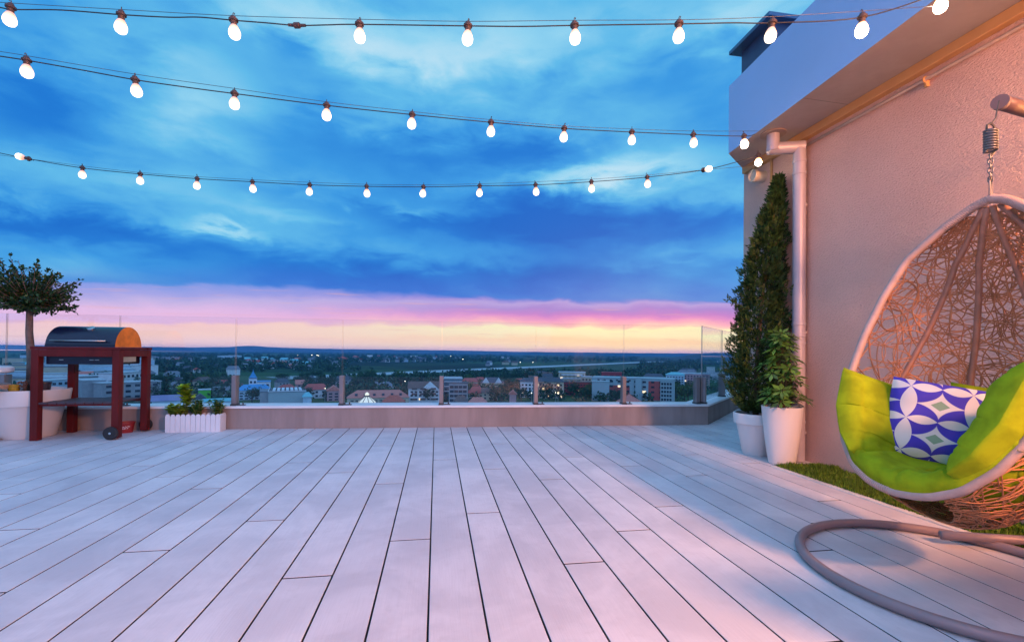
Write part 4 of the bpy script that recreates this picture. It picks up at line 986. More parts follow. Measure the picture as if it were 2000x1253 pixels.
# far ridges: real relief at their distance
def ridge(name, D, prof, mat, depth, lab):
    pts = [(p, DP(p, q_, D)) for p, q_ in prof]; s = MB(); vs, fs = [], []
    xs = np.linspace(prof[0][0], prof[-1][0], 260); zs = np.interp(xs, [p for p, _ in prof], [q_[2] for _, q_ in pts])
    for x_, z_ in zip(xs, zs):
        z_ = z_+(z_-ZG)*.035*(math.sin(x_*.11)*.4+math.sin(x_*.37+1)*.3+random.uniform(-.5, .5)); f_ = DP(x_, 690, D); n_ = DP(x_, 690, D-depth*.5); k_ = DP(x_, 690, D+depth)
        vs += [(n_[0], n_[1], ZG-2), (f_[0]*.7+n_[0]*.3, f_[1]*.7+n_[1]*.3, ZG+(z_-ZG)*.75), (f_[0], f_[1], z_), (k_[0], k_[1], ZG-2)]
    for i in range(len(xs)-1):
        for k_ in range(3): fs.append((i*4+k_, (i+1)*4+k_, (i+1)*4+k_+1, i*4+k_+1))
    s.add(vs, fs); tag(s.build(name, mat, None, True), lab, 'hills', kind='structure')
m_hill = pm('far_woods_haze_blue', (.010, .042, .075), .95, var=.3, scale=.02); m_hill2 = pm('near_hill_woods', (.016, .026, .024), .95, var=.35, scale=.05)  # far ridge: blue of distant haze mixed into the woods colour
ridge('hills', 5000, [(-500, 664), (-200, 668.5), (0, 673.0), (250, 676.3), (380, 678.0), (450, 677.0), (490, 674.6), (530, 677.6), (620, 680.5), (900, 684.0), (1000, 686.2), (1250, 689.0), (1500, 690.5), (1900, 694), (2500, 696)], m_hill, 380, 'long dark ridge on the horizon')
ridge('hills', 2600, [(1235, 703), (1280, 701), (1320, 697), (1350, 692.5), (1372, 690.0), (1400, 688.0), (1440, 687.5), (1500, 686), (1600, 684), (1750, 686)], m_hill2, 700, 'dark wooded hill on the right beyond the runway')
# runway
m_run = pm('runway_concrete', (.36, .40, .42), .8, var=.06, scale=.01)
def strip(pts, hw, name, lab, mat, z):
    s = MB(); pts = [np.array(p) for p in pts]; vs = []; fs = []
    for i, p in enumerate(pts):
        u = pts[min(i+1, len(pts)-1)]-pts[max(i-1, 0)]; u = u/np.linalg.norm(u); n_ = np.array([-u[1], u[0], 0])
        vs += [tuple(p+n_*hw), tuple(p-n_*hw)]
    for i in range(len(pts)-1): fs.append((2*i, 2*i+1, 2*i+3, 2*i+2))
    s.add([(a, b_, ZG+z) for a, b_, _ in vs], fs); return tag(s.build(name, mat), lab, 'runway', kind='structure')
rA, rB = G(545, 738.5, ZG), G(1290, 705.5, ZG)
strip([rA+(rB-rA)*k for k in np.linspace(0, 1, 12)], 28, 'runway', 'long pale airfield runway crossing the plain', m_run, .25)
strip([G(960, 721.5, ZG), G(1020, 722.5, ZG), G(1085, 727, ZG)], 5, 'path', 'thin pale track below the runway', m_run, .2)
m_road = pm('asphalt', (.05, .05, .055), .85)
strip([G(-100, 762, ZG), G(120, 757, ZG), G(330, 752, ZG), G(420, 747, ZG)], 5, 'road', 'street through the roofs on the left', m_road, .2)

# --- materials of the town
WALLS = {'white': (.66, .67, .69), 'cream': (.50, .43, .32), 'grey': (.30, .31, .33), 'pale blue': (.42, .56, .66), 'pink': (.46, .26, .27), 'ochre': (.44, .32, .16)}
ROOFS = {'red': (.42, .07, .055), 'brown': (.12, .07, .06), 'grey': (.16, .17, .20), 'dark': (.06, .065, .085), 'turquoise': (.16, .42, .46), 'salmon': (.55, .17, .13), 'blue': (.05, .25, .50), 'pale grey': (.42, .45, .48)}
MW = {k: pm('wall_'+k.replace(' ', '_'), v, .85, var=.08, scale=.6) for k, v in WALLS.items()}
MR = {k: pm('roof_'+k.replace(' ', '_'), v, .75, var=.16, scale=1.2, stretch=(1, 4, 1)) for k, v in ROOFS.items()}
m_win = pm('dark_window', (.025, .035, .05), .15, var=.2); m_lit = emis('lit_window', (1., .66, .30), 1.6); m_lamp = emis('street_lamp_light', (1., .86, .62), 10.)
m_maroon = pm('maroon_wall', (.30, .045, .055), .8, var=.1); m_brick = pm('red_panel_wall', (.42, .07, .06), .8, var=.08); m_conc = pm('concrete_wall', (.31, .40, .42), .85, var=.08)
m_teal = pm('teal_glass_wall', (.05, .13, .17), .35, var=.2); m_trimw = pm('white_trim', (.6, .62, .65), .7)
win_me = {}
def winmesh(w_, h_, lit):
    k = (round(w_, 2), round(h_, 2), lit)
    if k not in win_me:
        s = MB(); s.box((0, 0, 0), (w_, .12, h_)); s.k = 0; o = s.build('window', [m_lit if lit else m_win], None); win_me[k] = o.data; bpy.data.objects.remove(o)
    return win_me[k]
def town(px, D): p = DP(px, 690, D); return np.array([p[0], p[1], ZG])
def ztop(px, py, D): return DP(px, py, D)[2]
def face_cam(p): return math.atan2(-p[0], p[1])        # rotates local -Y towards the terrace
def gable(s, w_, d_, z0, h_, ov=.5, hip=0., axis='x'):
    a, b_ = w_/2+ov, d_/2+ov; q_ = a-hip
    if axis == 'x':
        vs = [(-a, -b_, z0), (a, -b_, z0), (a, b_, z0), (-a, b_, z0), (-q_, 0, z0+h_), (q_, 0, z0+h_)]
        s.add(vs, [(3, 2, 1, 0), (0, 1, 5, 4), (2, 3, 4, 5), (1, 2, 5), (3, 0, 4)])
    else:
        q_ = b_-hip; vs = [(-a, -b_, z0), (a, -b_, z0), (a, b_, z0), (-a, b_, z0), (0, -q_, z0+h_), (0, q_, z0+h_)]
        s.add(vs, [(3, 2, 1, 0), (1, 2, 5, 4), (3, 0, 4, 5), (0, 1, 4), (2, 3, 5)])
def block(name, lab, cat, px0, px1, py, D, depth, wall, roof=None, rtype='flat', rh=3., cols=0, rows=0, lit=.0, rz=0., wside=0, ww=.55, wh=.5, par=1.0, hip=0., axis='x', base=0., winfrac=.92):
    pxm = (px0+px1)/2; p = town(pxm, D); az_ = face_cam(p)+rz; w_ = (px1-px0)/900*D*math.cos(math.atan((pxm-1000)/900))**0*1.; zt_ = ztop(pxm, py, D)-ZG
    o = thing(name, lab, cat, p, None, az_)
    if abs(rz) > .01: w_ = w_/(abs(math.cos(rz))+.0)-depth*abs(math.tan(rz))*.8
    hz_ = zt_-(rh if rtype != 'flat' else 0)
    s = MB(); s.box((0, 0, hz_/2-1), (w_, depth, hz_+2)); s.build('wall', wall, o, world=False)
    if rtype == 'flat':
        s = MB(); s.box((0, 0, hz_+.02), (w_+.5, depth+.5, .5)); s.build('roof', roof or m_conc, o, world=False)
    else:
        s = MB(); gable(s, w_, depth, hz_, rh, .6, hip, axis); s.build('roof', roof, o, world=False)
    if cols:
        cw = w_/cols; fh = (hz_-base-par)/rows
        for i in range(cols):
            for j in range(rows):
                wo_ = bpy.data.objects.new('window', winmesh(cw*ww, fh*wh, random.random() < lit)); COL.objects.link(wo_); wo_.parent = o
                wo_.location = (-w_/2*winfrac+(i+.5)*cw*winfrac, -depth/2-.03, base+fh*(j+.5))
    for i in range(wside):
        for j in range(rows):
            fh = (hz_-base-par)/rows; cw = depth/wside
            for sx in ((-1,) if pxm > 1000 else (1,)):
                wo_ = bpy.data.objects.new('window', winmesh(cw*ww, fh*wh, random.random() < lit)); COL.objects.link(wo_); wo_.parent = o
                wo_.location = (sx*(w_/2+.03), -depth/2+(i+.5)*cw, base+fh*(j+.5)); wo_.rotation_euler = (0, 0, PI/2)
    return o, w_, hz_
def part(o, name, boxes, mat):
    s = MB(); [s.box(*b_) for b_ in boxes]; return s.build(name, mat, o, world=False)

# grey concrete and red institute
o, w_, h_ = block('institute', 'large grey concrete and red panelled institute block right of the cream flats', 'building', 1160, 1312, 737, 330, 18, m_conc, m_conc, 'flat', cols=0)
part(o, 'red_panel', [((-w_*.24+3, -9.1, h_*.38), (w_*.30, .3, h_*.56)), ((w_*.30, -9.1, h_*.46), (w_*.22, .3, h_*.86))], m_brick)
part(o, 'wall_pier', [((w_*.07, -9.9, h_*.5), (4.2, 1.6, h_+1.2)), ((-w_*.47, -9.6, h_*.5), (3.4, 1.2, h_+.8))], m_conc)
for i in range(9):
    for j in range(4):
        wo_ = bpy.data.objects.new('window', winmesh(2.2, 1.3, random.random() < .04)); COL.objects.link(wo_); wo_.parent = o; wo_.location = (-w_*.36+i*(w_*.80/8), -9.36, 2.6+j*3.4)
for i in range(7):
    wo_ = bpy.data.objects.new('window', winmesh(1.6, .9, False)); COL.objects.link(wo_); wo_.parent = o; wo_.location = (-w_*.42+i*(w_*.46/6), -9.06, h_-1.6)
block('stair_tower', 'maroon roof block rising behind the grey institute', 'building', 1176, 1214, 727, 352, 10, m_maroon, m_maroon, 'flat', cols=3, rows=6, wh=.3)
o, w_, h_ = block('institute_wing', 'pale grey end block joining the red institute on its right', 'building', 1291, 1313, 742, 318, 9, m_conc, m_conc, 'flat', cols=4, rows=5, ww=.7, wh=.62)
block('institute_wing', 'plain grey concrete wing left of the red institute, behind a dark tree', 'building', 1157, 1190, 744, 318, 9, m_conc, m_conc, 'flat', cols=0)
# red brown office range and buildings left of it
block('office_range', 'long low red brown office range left of the grey institute', 'building', 1100, 1162, 745, 360, 14, m_maroon, MR['brown'], 'flat', cols=11, rows=4, ww=.6, wh=.42, lit=.03)
o, w_, h_ = block('apartment_block', 'cream modern stepped block on top of the red brown range', 'building', 1092, 1143, 726, 420, 14, MW['cream'], MR['pale grey'], 'flat', cols=6, rows=5, lit=.05)
part(o, 'balcony', [((0, -7.5, h_*.42+q_*3.2), (w_*.8, 1., .9)) for q_ in range(3)], m_trimw)
block('apartment_block', 'low cream annex with dark windows right of the stepped block', 'building', 1136, 1156, 735, 405, 12, MW['cream'], MR['pale grey'], 'flat', cols=3, rows=4)
o, w_, h_ = block('apartment_block', 'cream apartment block with lit windows and dark tiled roof', 'building', 1046, 1101, 736, 335, 13, MW['cream'], MR['dark'], 'hip', 3.0, cols=9, rows=4, lit=.22, hip=4)
part(o, 'balcony', [((x_*w_, -7.1, 2.6+q_*(h_/4.4)), (w_*.12, 1.1, .9)) for q_ in range(4) for x_ in (-.30, .0, .30)], MR['brown'])
block('apartment_block', 'white end block with dark roof left of the cream flats', 'building', 1017, 1047, 737, 338, 13, MW['white'], MR['dark'], 'hip', 2.6, cols=4, rows=4, lit=.08, hip=3)
o, w_, h_ = block('gabled_house', 'cream house with two gables and dark roof in mid town', 'house', 940, 984, 736, 395, 13, MW['cream'], MR['dark'], 'hip', 4.5, cols=5, rows=3, lit=.12, hip=5)
s = MB(); 
for x_ in (-w_*.28, w_*.28):
    s.add([(x_-3, -7.4, h_), (x_+3, -7.4, h_), (x_, -7.4, h_+4.2), (x_-3, -1, h_), (x_+3, -1, h_), (x_, -1, h_+4.2)], [(0, 1, 2), (0, 2, 5, 3), (1, 4, 5, 2)])
s.build('gable', MW['white'], o, world=False)
o, w_, h_ = block('apartment_block', 'teal glass and white modern flats right of the gabled white flats', 'building', 868, 903, 738, 322, 14, m_teal, MR['pale grey'], 'flat', cols=5, rows=5, ww=.7)
part(o, 'balcony', [((0, -7.5, 2.4+q_*3.2), (w_*.95, 1.2, .5)) for q_ in range(5)], m_trimw)
block('apartment_block', 'dark slab block with open balconies right of the teal flats', 'building', 878, 914, 747, 300, 10, MW['grey'], MR['dark'], 'flat', cols=4, rows=4, ww=.8, wh=.6)
o, w_, h_ = block('apartment_block', 'white flats with steep front gable and wooden balconies', 'building', 800, 860, 744, 300, 14, MW['white'], MR['brown'], 'gable', 4.2, cols=7, rows=3, lit=.08, base=1.)
s = MB(); s.add([(-2, -7.7, h_-.5), (9, -7.7, h_-.5), (3.5, -7.7, h_+4.6), (-2, -2, h_-.5), (9, -2, h_-.5), (3.5, -2, h_+4.6)], [(0, 1, 2)]); s.k = 1; s.add(s.v[:6], [(0, 2, 5, 3), (1, 4, 5, 2)]); s.build('gable', [MW['white'], MR['brown']], o, world=False)
part(o, 'balcony', [((x_, -7.6, 2.2+q_*3.3), (3.4, 1.2, 1.)) for q_ in range(3) for x_ in (-6.2, -1., 5.5)], MR['brown'])
# salmon terrace, orange roof, glowing cupola
o, w_, h_ = block('terrace_house', 'long building with salmon tiled roof and dormers', 'building', 684, 797, 761, 290, 14, MW['cream'], MR['salmon'], 'hip', 4.2, cols=12, rows=2, lit=.02, hip=6)
s = MB()
for q_ in range(6): s.box((-w_*.36+q_*w_*.145, -4.6, h_+1.6), (1.5, 2.2, 1.7))
s.build('dormer', MR['dark'], o, world=False)
block('house', 'house with bright orange red roof in front of the salmon terrace', 'house', 750, 790, 771, 262, 10, MW['cream'], pm('bright_tile', (.46, .085, .05), .7, var=.15, scale=1.), 'hip', 3.4, cols=4, rows=2, hip=4)
p = town(718, 248); cu_ = thing('glass_cupola', 'glowing lit glass cupola on a dark roof before the salmon terrace', 'cupola', p)
zc_ = ztop(718, 767, 248); s = MB(); s.box((0, 0, (zc_-ZG-5)/2-1.5), (9, 9, zc_-ZG-5)); s.build('wall', MW['grey'], cu_, world=False)
s = MB(); s.lathe([(5.2, zc_-ZG-6.2), (4.4, zc_-ZG-4.4), (1.3, zc_-ZG-1.9), (1.2, zc_-ZG-1.8)], 10, (0, 0, 0)); s.build('glazing', emis('lit_glazing', (1., .88, .55), .45), cu_, world=False)
s = MB()
for q_ in range(10): a_ = 2*PI*q_/10; s.tube([(5.3*math.cos(a_), 5.3*math.sin(a_), zc_-ZG-6.2), (4.5*math.cos(a_), 4.5*math.sin(a_), zc_-ZG-4.3), (1.3*math.cos(a_), 1.3*math.sin(a_), zc_-ZG-1.8)], .16, 5)
s.lathe([(1.5, zc_-ZG-1.9), (1.5, zc_-ZG-1.3)], 10, (0, 0, 0)); s.build('frame', MR['dark'], cu_, world=False)
s = MB(); s.lathe([(1.1, zc_-ZG-1.2), (1.1, zc_-ZG-.3), (.1, zc_-ZG+.5)], 10, (0, 0, 0)); s.build('lantern_top', emis('lit_lantern', (1., .85, .5), .8), cu_, world=False)
block('house', 'grey roofed long white house behind the salmon terrace', 'house', 722, 770, 745, 405, 11, MW['white'], MR['grey'], 'hip', 4., cols=5, rows=1, hip=5)
# pink gabled house, grey hall, blue tower
block('house', 'pink gabled house with rounded top left of the salmon terrace', 'house', 641, 664, 752, 300, 9, MW['pink'], MR['salmon'], 'gable', 3.2, cols=2, rows=3, axis='y')
o, w_, h_ = block('market_hall', 'long grey hall with white framed skylights on its flat roof', 'hall', 531, 594, 761, 285, 26, m_conc, MR['dark'], 'flat', cols=0)
part(o, 'skylight', [((-w_*.36+q_*w_*.12, 0, h_+.55), (1.5, 20, .6)) for q_ in range(7)], m_trimw); part(o, 'parapet_trim', [((0, -13.2, h_+.3), (w_+.6, .3, .5)), ((-w_/2-.15, 0, h_+.3), (.3, 26, .5))], m_trimw)
block('market_hall', 'lower grey side block left of the skylit hall', 'hall', 511, 532, 762, 282, 22, MW['grey'], MR['grey'], 'flat')
o, w_, h_ = block('townhouse', 'white town house with bright blue roofs beside the fence post', 'building', 470, 526, 750, 305, 13, MW['pale blue'], MR['blue'], 'hip', 3.4, cols=6, rows=3, lit=.03, hip=4)
o, w_, h_ = block('tower', 'white corner tower with small blue spire among the blue roofs', 'tower', 488, 502, 738, 312, 5, MW['white'], MR['grey'], 'flat', cols=2, rows=4)
s = MB(); s.lathe([(w_*.5, h_+.3), (w_*.42, h_+1.), (.3, h_+4.4), (.05, h_+6.2)], 8); s.build('spire', MR['blue'], o, world=False)
block('townhouse', 'pale block with flat bright blue roof right of the tower', 'building', 494, 527, 744, 330, 10, MW['white'], MR['blue'], 'flat', cols=4, rows=3)
block('house', 'house with turquoise barrel roof right of the skylit hall', 'house', 594, 609, 765, 275, 8, MW['pale blue'], MR['turquoise'], 'hip', 2.6, hip=2)
# right end blocks
block('apartment_block', 'tall white and blue apartment block at the right of town', 'building', 1302, 1336, 726, 395, 14, MW['pale blue'], MR['turquoise'], 'hip', 2.2, cols=6, rows=7, lit=.05, hip=5)
block('apartment_block', 'tall pink apartment block with rows of windows by the fence corner', 'building', 1330, 1384, 729, 400, 13, MW['pink'], MR['pale grey'], 'flat', cols=9, rows=7, lit=.03, ww=.45)
block('house', 'house with pink pyramid roof before the red institute', 'house', 1207, 1252, 768, 262, 13, MW['pink'], MR['salmon'], 'hip', 5., hip=7.5)
block('house', 'brick red hipped roof house before the mid town trees', 'house', 915, 947, 754, 320, 11, MW['cream'], MR['red'], 'hip', 4.2, cols=3, rows=2, hip=4)
block('house', 'low house with salmon roof just behind the parapet, mid fence', 'house', 917, 951, 775, 255, 9, MW['grey'], MR['salmon'], 'hip', 2.8, hip=3)
block('house', 'small house with pink hooded gable among the mid town trees', 'house', 996, 1009, 761, 290, 6, MW['pink'], MR['salmon'], 'gable', 2.6, axis='y')
block('house', 'brown roofed low house with two bright roof lights', 'house', 890, 913, 772, 262, 8, MW['grey'], MR['brown'], 'hip', 2.5, hip=2)
block('row_house', 'blue grey long roofs behind the right institute', 'building', 1258, 1296, 729, 420, 11, MW['white'], MR['dark'], 'hip', 3.2, cols=5, rows=4, hip=3)
block('warehouse', 'lilac roofed shed left of the flower box plants', 'warehouse', 308, 372, 770, 262, 18, MW['pale blue'], pm('lilac_roof', (.22, .18, .32), .7), 'gable', 2.6)
block('warehouse', 'white gabled shed with green awning right of the lime plant', 'warehouse', 383, 401, 768, 262, 8, MW['white'], MR['dark'], 'gable', 2.8, axis='y')
block('shop', 'small shop with bright green front behind the flower box', 'shop', 391, 411, 760, 300, 8, pm('green_front', (.10, .45, .05), .6), MR['pale grey'], 'flat')
block('house', 'grey blue house with pale gable left of the first clamp post', 'house', 420, 446, 754, 320, 9, MW['pale blue'], MR['grey'], 'gable', 3.)
block('warehouse', 'long pale roofed shed at the foot of the first clamp post', 'warehouse', 405, 455, 777, 258, 8, MW['pale blue'], MR['turquoise'], 'gable', 1.4)

# --- ordinary houses, copies of a few kinds; every one is an object
kinds = []
for wn, rn, shp in (('white', 'red', 0), ('cream', 'brown', 0), ('white', 'grey', 0), ('pale blue', 'grey', 0), ('grey', 'dark', 0), ('white', 'turquoise', 0), ('pink', 'salmon', 0), ('cream', 'red', 0),
                    ('white', 'pale grey', 1), ('pale blue', 'pale grey', 1), ('cream', 'grey', 1), ('grey', 'pale grey', 1)):
    o = thing('house' if shp == 0 else 'flat_block', 'x', 'house' if shp == 0 else 'flats', (0, -40, ZG-60)); s = MB()
    if shp == 0:
        s.box((0, 0, 2.2), (11, 9, 6.4)); s.build('wall', MW[wn], o, world=False); s = MB(); gable(s, 11, 9, 5.4, 3.4, .6, 2. if rn in ('red', 'grey', 'dark') else 0.); s.build('roof', MR[rn], o, world=False)
        for x_ in (-3.3, 0, 3.3):
            for z_ in (1.5, 3.9):
                wo_ = bpy.data.objects.new('window', winmesh(1.3, 1.2, False)); COL.objects.link(wo_); wo_.parent = o; wo_.location = (x_, -4.53, z_)
    else:
        s.box((0, 0, 5.), (22, 11, 12)); s.build('wall', MW[wn], o, world=False); s = MB(); s.box((0, 0, 11.15), (22.6, 11.6, .5)); s.build('roof', MR[rn], o, world=False)
        for x_ in range(6):
            for z_ in range(3):
                wo_ = bpy.data.objects.new('window', winmesh(1.9, 1.5, False)); COL.objects.link(wo_); wo_.parent = o; wo_.location = (-8.6+x_*3.44, -5.53, 2.0+z_*3.5)
    kinds.append((o, wn, rn, shp))
bare = {}
def light_copy(src, bare_only):
    c = src.copy(); COL.objects.link(c)
    for ch in src.children:
        if bare_only and ch.name.startswith('window'): continue
        q_ = ch.copy(); COL.objects.link(q_); q_.parent = c
    return c
taken = []
cellA = [(8, 300, 704, 782, 86, (8, 9, 10, 11, 8, 9, 2, 3, 5, 6)), (300, 470, 702, 711, 16, (2, 8, 9, 7, 2)), (330, 470, 716, 768, 14, (1, 2, 3, 4, 0)), (470, 606, 704, 722, 26, (0, 2, 5, 3, 6, 2)), (606, 662, 700, 716, 8, (2, 4, 3)),
         (664, 720, 700, 707, 10, (0, 6, 7)), (720, 862, 698, 707, 34, (2, 3, 8, 2, 0, 4)), (866, 1010, 698, 716, 11, (2, 4, 1, 7)), (1385, 1440, 705, 765, 14, (2, 3, 8, 9, 4)), (540, 680, 748, 780, 7, (6, 0, 4, 1)),
         (845, 1040, 752, 783, 6, (0, 7, 1)), (1010, 1180, 735, 745, 5, (4, 2, 1)), (1300, 1380, 722, 740, 5, (2, 4))]
spots = []
for (x0, x1, y0, y1, n_, ks) in cellA:
    tries = 0; got = 0
    while got < n_ and tries < n_*30:
        tries += 1; px = random.uniform(x0, x1); py = y0+(y1-y0)*random.random()**.9; p = G(px, py, ZG)
        if any((p[0]-q_[0])**2+(p[1]-q_[1])**2 < (17 if kinds[0] else 1)**2 for q_ in taken): continue
        # keep off the runway
        ab = (rB-rA)[:2]; tt = np.dot(p[:2]-rA[:2], ab)/np.dot(ab, ab)
        if -.02 < tt < 1.02 and np.linalg.norm(p[:2]-rA[:2]-ab*tt) < 70: continue
        taken.append(p); spots.append((px, py, p, random.choice(ks))); got += 1
PANE = [(-1, 'left of the barbecue'), (62, 'behind the barbecue'), (305, 'behind the flower box'), (458, 'around the blue spire'), (667, 'above the salmon terrace'), (862, 'above the teal flats'), (1047, 'above the cream flats'), (1219, 'above the institute'), (1383, 'past the fence corner')]
def zone(px):
    z_ = 0
    for i, (q_, _) in enumerate(PANE):
        if px >= q_: z_ = i
    return z_
rowsN = lambda D: 0 if D > 1050 else 1 if D > 620 else 2
RN = ['far off', 'midway out', 'near']
grp = {}
for sp in spots:
    D = np.linalg.norm(sp[2][:2]); o_, wn, rn, shp = kinds[sp[3]]; grp.setdefault((zone(sp[0]), rowsN(D), wn, rn, shp), []).append(sp)
for (z_, r_, wn, rn, shp), L_ in grp.items():
    L_.sort(key=lambda q_: q_[0])
    for i, (px, py, p, k) in enumerate(L_):
        D = np.linalg.norm(p[:2]); c = light_copy(kinds[k][0], D > 520)
        c.location = tuple(p); c.rotation_euler = (0, 0, face_cam(p)+random.choice((0, 0, PI/2, .4, -.5, .9))+random.uniform(-.15, .15)); sc_ = random.uniform(.8, 1.15)*(1.15 if D > 900 else 1.); c.scale = (sc_*random.uniform(.9, 1.25), sc_, sc_*random.uniform(.85, 1.2))
        kind_ = ('house' if shp == 0 else 'flats')
        c['label'] = f'{wn} {kind_} with {rn} roof, {(ORD[i]+" from left, ") if len(L_) > 1 else ""}{RN[r_]} {PANE[z_][1]}'
        c['group'] = 'ordinary houses of the town'
for o_, *_ in kinds:
    for ch in list(o_.children): bpy.data.objects.remove(ch)
    bpy.data.objects.remove(o_)

# --- trees: near ones as individuals, the far woods as one mass
m_tl = leafmat('town_tree_leaves', (.030, .078, .040), .5, .7); m_tl2 = leafmat('town_tree_leaves_light', (.065, .125, .030), .4, .7); m_tb = pm('town_bark', (.06, .045, .035), .9)
def crown_cloud(n_, shape):
    v = rng.standard_normal((n_, 3)); v = unit(v); lob = 1+.25*np.sin(v[:, 0:1]*5+1)*np.cos(v[:, 1:2]*6)+.2*np.sin(v[:, 2:3]*7+v[:, 0:1]*4)
    r_ = rng.random((n_, 1))**.4; P = v*r_*lob
    if shape == 'round': P = P*[3.6, 3.6, 3.4]+[0, 0, 6.2]
    elif shape == 'tall': P = P*[1.7, 1.7, 5.4]+[0, 0, 6.6]
    else:
        hh = rng.random(n_)**1.3; a_ = rng.random(n_)*2*PI; rr = 2.4*(1-hh)*(.4+.6*rng.random(n_)); P = np.c_[rr*np.cos(a_), rr*np.sin(a_), 1.5+hh*11]
    A = unit(rng.standard_normal((n_, 3)))*(.55+.5*rng.random((n_, 1))); B_ = unit(np.cross(A, rng.standard_normal((n_, 3))))*.30
    return P, A, B_
tk = []
for shp, mat_, word in (('round', m_tl, 'dark round'), ('round', m_tl2, 'lighter green round'), ('tall', m_tl, 'tall dark poplar like'), ('cone', m_tl, 'dark pointed conifer')):
    o = thing('town_tree', 'x', 'tree', (0, -40, ZG-60)); P, A, B_ = crown_cloud(620 if shp != 'tall' else 520, shp); q_ = quads('crown', P, A, B_, mat_, None); q_.parent = o
    s = MB(); s.tube([(0, 0, -1), (.1, 0, 2.5), (0, .1, 5.5)], [.32, .26, .12], 6); s.build('trunk', m_tb, o, world=False); tk.append((o, word))
tz = [(300, 345, 752, 764, 6, (0, 2)), (355, 376, 748, 758, 3, (2,)), (400, 450, 752, 776, 6, (0, 0, 1)), (590, 640, 735, 785, 15, (0, 0, 3)), (640, 720, 738, 760, 9, (0, 1)), (690, 800, 740, 752, 9, (0, 1, 0)), (795, 870, 758, 786, 7, (0, 0, 1)),
      (905, 1010, 752, 785, 14, (0, 1, 3, 0)), (1010, 1060, 760, 785, 7, (0, 3, 3)), (1060, 1165, 764, 784, 12, (0, 0, 1)), (1312, 1366, 760, 786, 7, (1, 1, 0)), (1235, 1260, 722, 730, 2, (2, 3)), (455, 515, 768, 786, 5, (0,)), (180, 300, 740, 785, 9, (0, 2, 0)), (985, 1010, 740, 748, 3, (0,)), (20, 180, 715, 785, 9, (0,)), (1385, 1440, 715, 775, 8, (0, 1)), (530, 600, 742, 752, 5, (0,)), (1165, 1215, 770, 786, 4, (0,))]
tsp = []
for (x0, x1, y0, y1, n_, ks) in tz:
    for i in range(n_):
        px, py = random.uniform(x0, x1), random.uniform(y0, y1); tsp.append((px, py, G(px, py, ZG), random.choice(ks)))
grp = {}
for sp in tsp: grp.setdefault((zone(sp[0]), rowsN(np.linalg.norm(sp[2][:2])), sp[3]), []).append(sp)
for (z_, r_, k), L_ in grp.items():
    L_.sort(key=lambda q_: q_[0])
    for i, (px, py, p, k) in enumerate(L_):
        c = copy_tree(tk[k][0]); c.location = tuple(p); c.rotation_euler = (0, 0, random.uniform(0, 6)); sc_ = random.uniform(.75, 1.2); c.scale = (sc_*random.uniform(.9, 1.3), sc_*random.uniform(.9, 1.3), sc_)
        RT = RN
        c['label'] = f'{tk[k][1]} town tree, {(ORD[i]+" from left, ") if len(L_) > 1 else ""}{RT[r_]} {PANE[z_][1]}'; c['group'] = 'trees between the houses'
for o_, _ in tk:
    for ch in list(o_.children): bpy.data.objects.remove(ch)
    bpy.data.objects.remove(o_)
# woods
C_, S_ = [], []
def wood(x0, x1, y0, y1, n_, sz):
    for i in range(n_):
        px, py = random.uniform(x0, x1), random.uniform(y0, y1); p = G(px, py, ZG)
        ab = (rB-rA)[:2]; tt = np.dot(p[:2]-rA[:2], ab)/np.dot(ab, ab)
        if -.02 < tt < 1.02 and np.linalg.norm(p[:2]-rA[:2]-ab*tt) < 90: continue
        C_.append(p); S_.append(sz*random.uniform(.7, 1.3))
wood(-60, 300, 690, 780, 420, 4.5); wood(290, 470, 690, 716, 420, 6); wood(300, 520, 714, 728, 160, 5); wood(440, 680, 688, 722, 420, 6); wood(660, 1000, 690, 708, 520, 6.5); wood(560, 870, 722, 748, 330, 4.5); wood(860, 1250, 696, 708, 260, 6)
wood(880, 1320, 727, 742, 330, 4.5); wood(300, 460, 735, 780, 140, 4); wood(600, 1000, 745, 785, 200, 3.6); wood(1250, 1460, 703, 725, 260, 6); wood(1380, 1460, 715, 785, 120, 4.5); wood(1000, 1330, 745, 785, 160, 3.6); wood(1500, 1900, 700, 780, 150, 5)
C_ = np.array(C_); S_ = np.array(S_); per = 26
v = unit(rng.standard_normal((len(C_)*per, 3)))*(rng.random((len(C_)*per, 1))**.4); sz = np.repeat(S_, per)[:, None]
P = np.repeat(C_, per, 0)+v*sz*[1, 1, .75]+np.c_[np.zeros(len(sz)), np.zeros(len(sz)), sz[:, 0]*.85]
A = unit(rng.standard_normal(P.shape))*sz*.62; B_ = unit(np.cross(A, rng.standard_normal(P.shape)))*sz*.26
tag(quads('woods', P, A, B_, m_tl, None), 'dark woods and hedges spread over the plain', 'woods', kind='stuff')
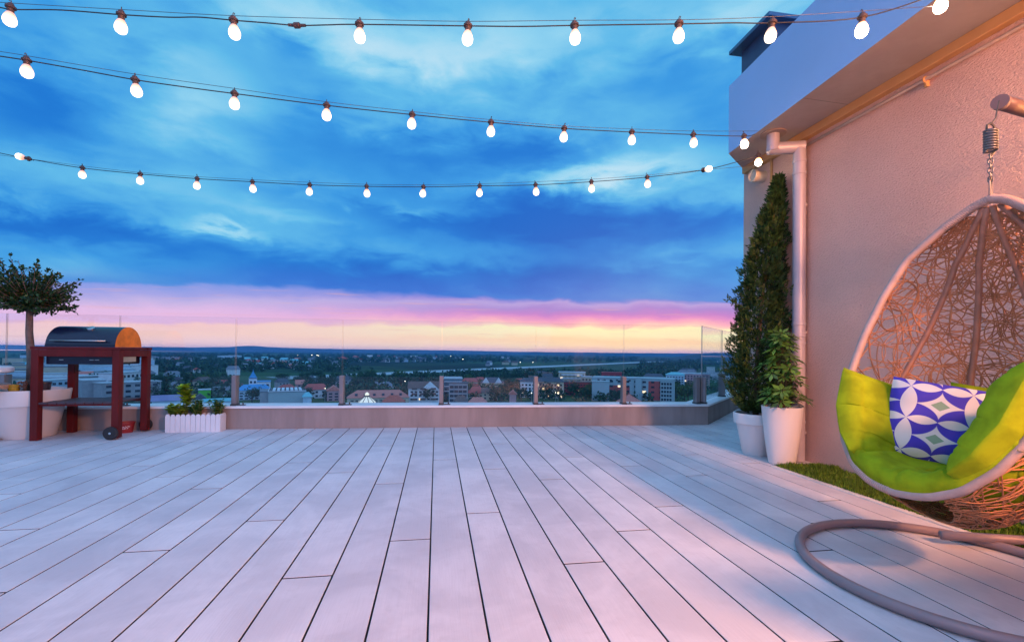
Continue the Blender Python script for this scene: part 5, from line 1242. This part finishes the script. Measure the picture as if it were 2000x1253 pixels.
# street lamps that read as bright points
for i, (px, py, D, lab) in enumerate(((329, 713, 900, 'behind the flower box at the left of the field'), (609, 693, 1700, 'far off above the blue roofed houses, single'), (619, 693, 1700, 'far off above the skylit hall, left of a pair'), (622, 694, 1650, 'far off above the skylit hall, right of a pair'), (581, 693, 1750, 'far off above the skylit hall, faint one'), (880, 695, 1500, 'far off right of the white row houses'), (904, 701, 1250, 'orange one right of the white row houses'), (1016, 707, 1000, 'lighting the airfield edge, left of the thin track'), (1041, 707, 1000, 'lighting the airfield edge beside a clamp post'), (635, 758, 290, 'bright one beside the pink gabled house'), (1085, 766, 300, 'lighting the trees below the cream flats'), (1090, 768, 298, 'second one below the cream flats'), (1038, 767, 290, 'beside the dark firs left of the cream flats'), (791, 744, 420, 'orange one behind the white gabled flats'), (228, 754, 380, 'pinkish one behind the barbecue'), (126, 745, 420, 'white one behind the barbecue left leg'))):
    p = DP(px, py, D); o = thing('street_lamp', 'lit street lamp '+lab, 'street lamp', (p[0], p[1], ZG), 'lit street lamps of the town')
    h_ = p[2]-ZG; s = MB(); s.tube([(0, 0, 0), (0, 0, h_-.3)], [.12, .07], 6); s.build('pole', MW['grey'], o, world=False); r_ = .00062*D
    s = MB(); s.lathe([(.05, h_-r_), (r_*.8, h_-r_*.5), (r_, h_), (r_*.6, h_+r_*.7), (.05, h_+r_*.9)], 8); s.build('lamp_head', m_lamp, o, True, world=False)

# ------------------------------------------------------------------ evening haze over the plain
hz_m = bpy.data.materials.new('evening_haze'); hz_m.use_nodes = True; t = NT(hz_m.node_tree); t.n.remove(t.n['Principled BSDF'])
pv = t.node('ShaderNodeVolumePrincipled'); pv.inputs['Color'].default_value = (.14, .50, 1., 1); pv.inputs['Density'].default_value = 1.0e-4; pv.inputs['Anisotropy'].default_value = .0
t.l.new(pv.outputs[0], t.n['Material Output'].inputs['Volume'])
s = MB(); s.box((0, 0, -4.5), (11400, 11400, 63)); tag(s.build('haze', hz_m), 'thin blue evening haze over the town and plain', 'haze', kind='stuff')
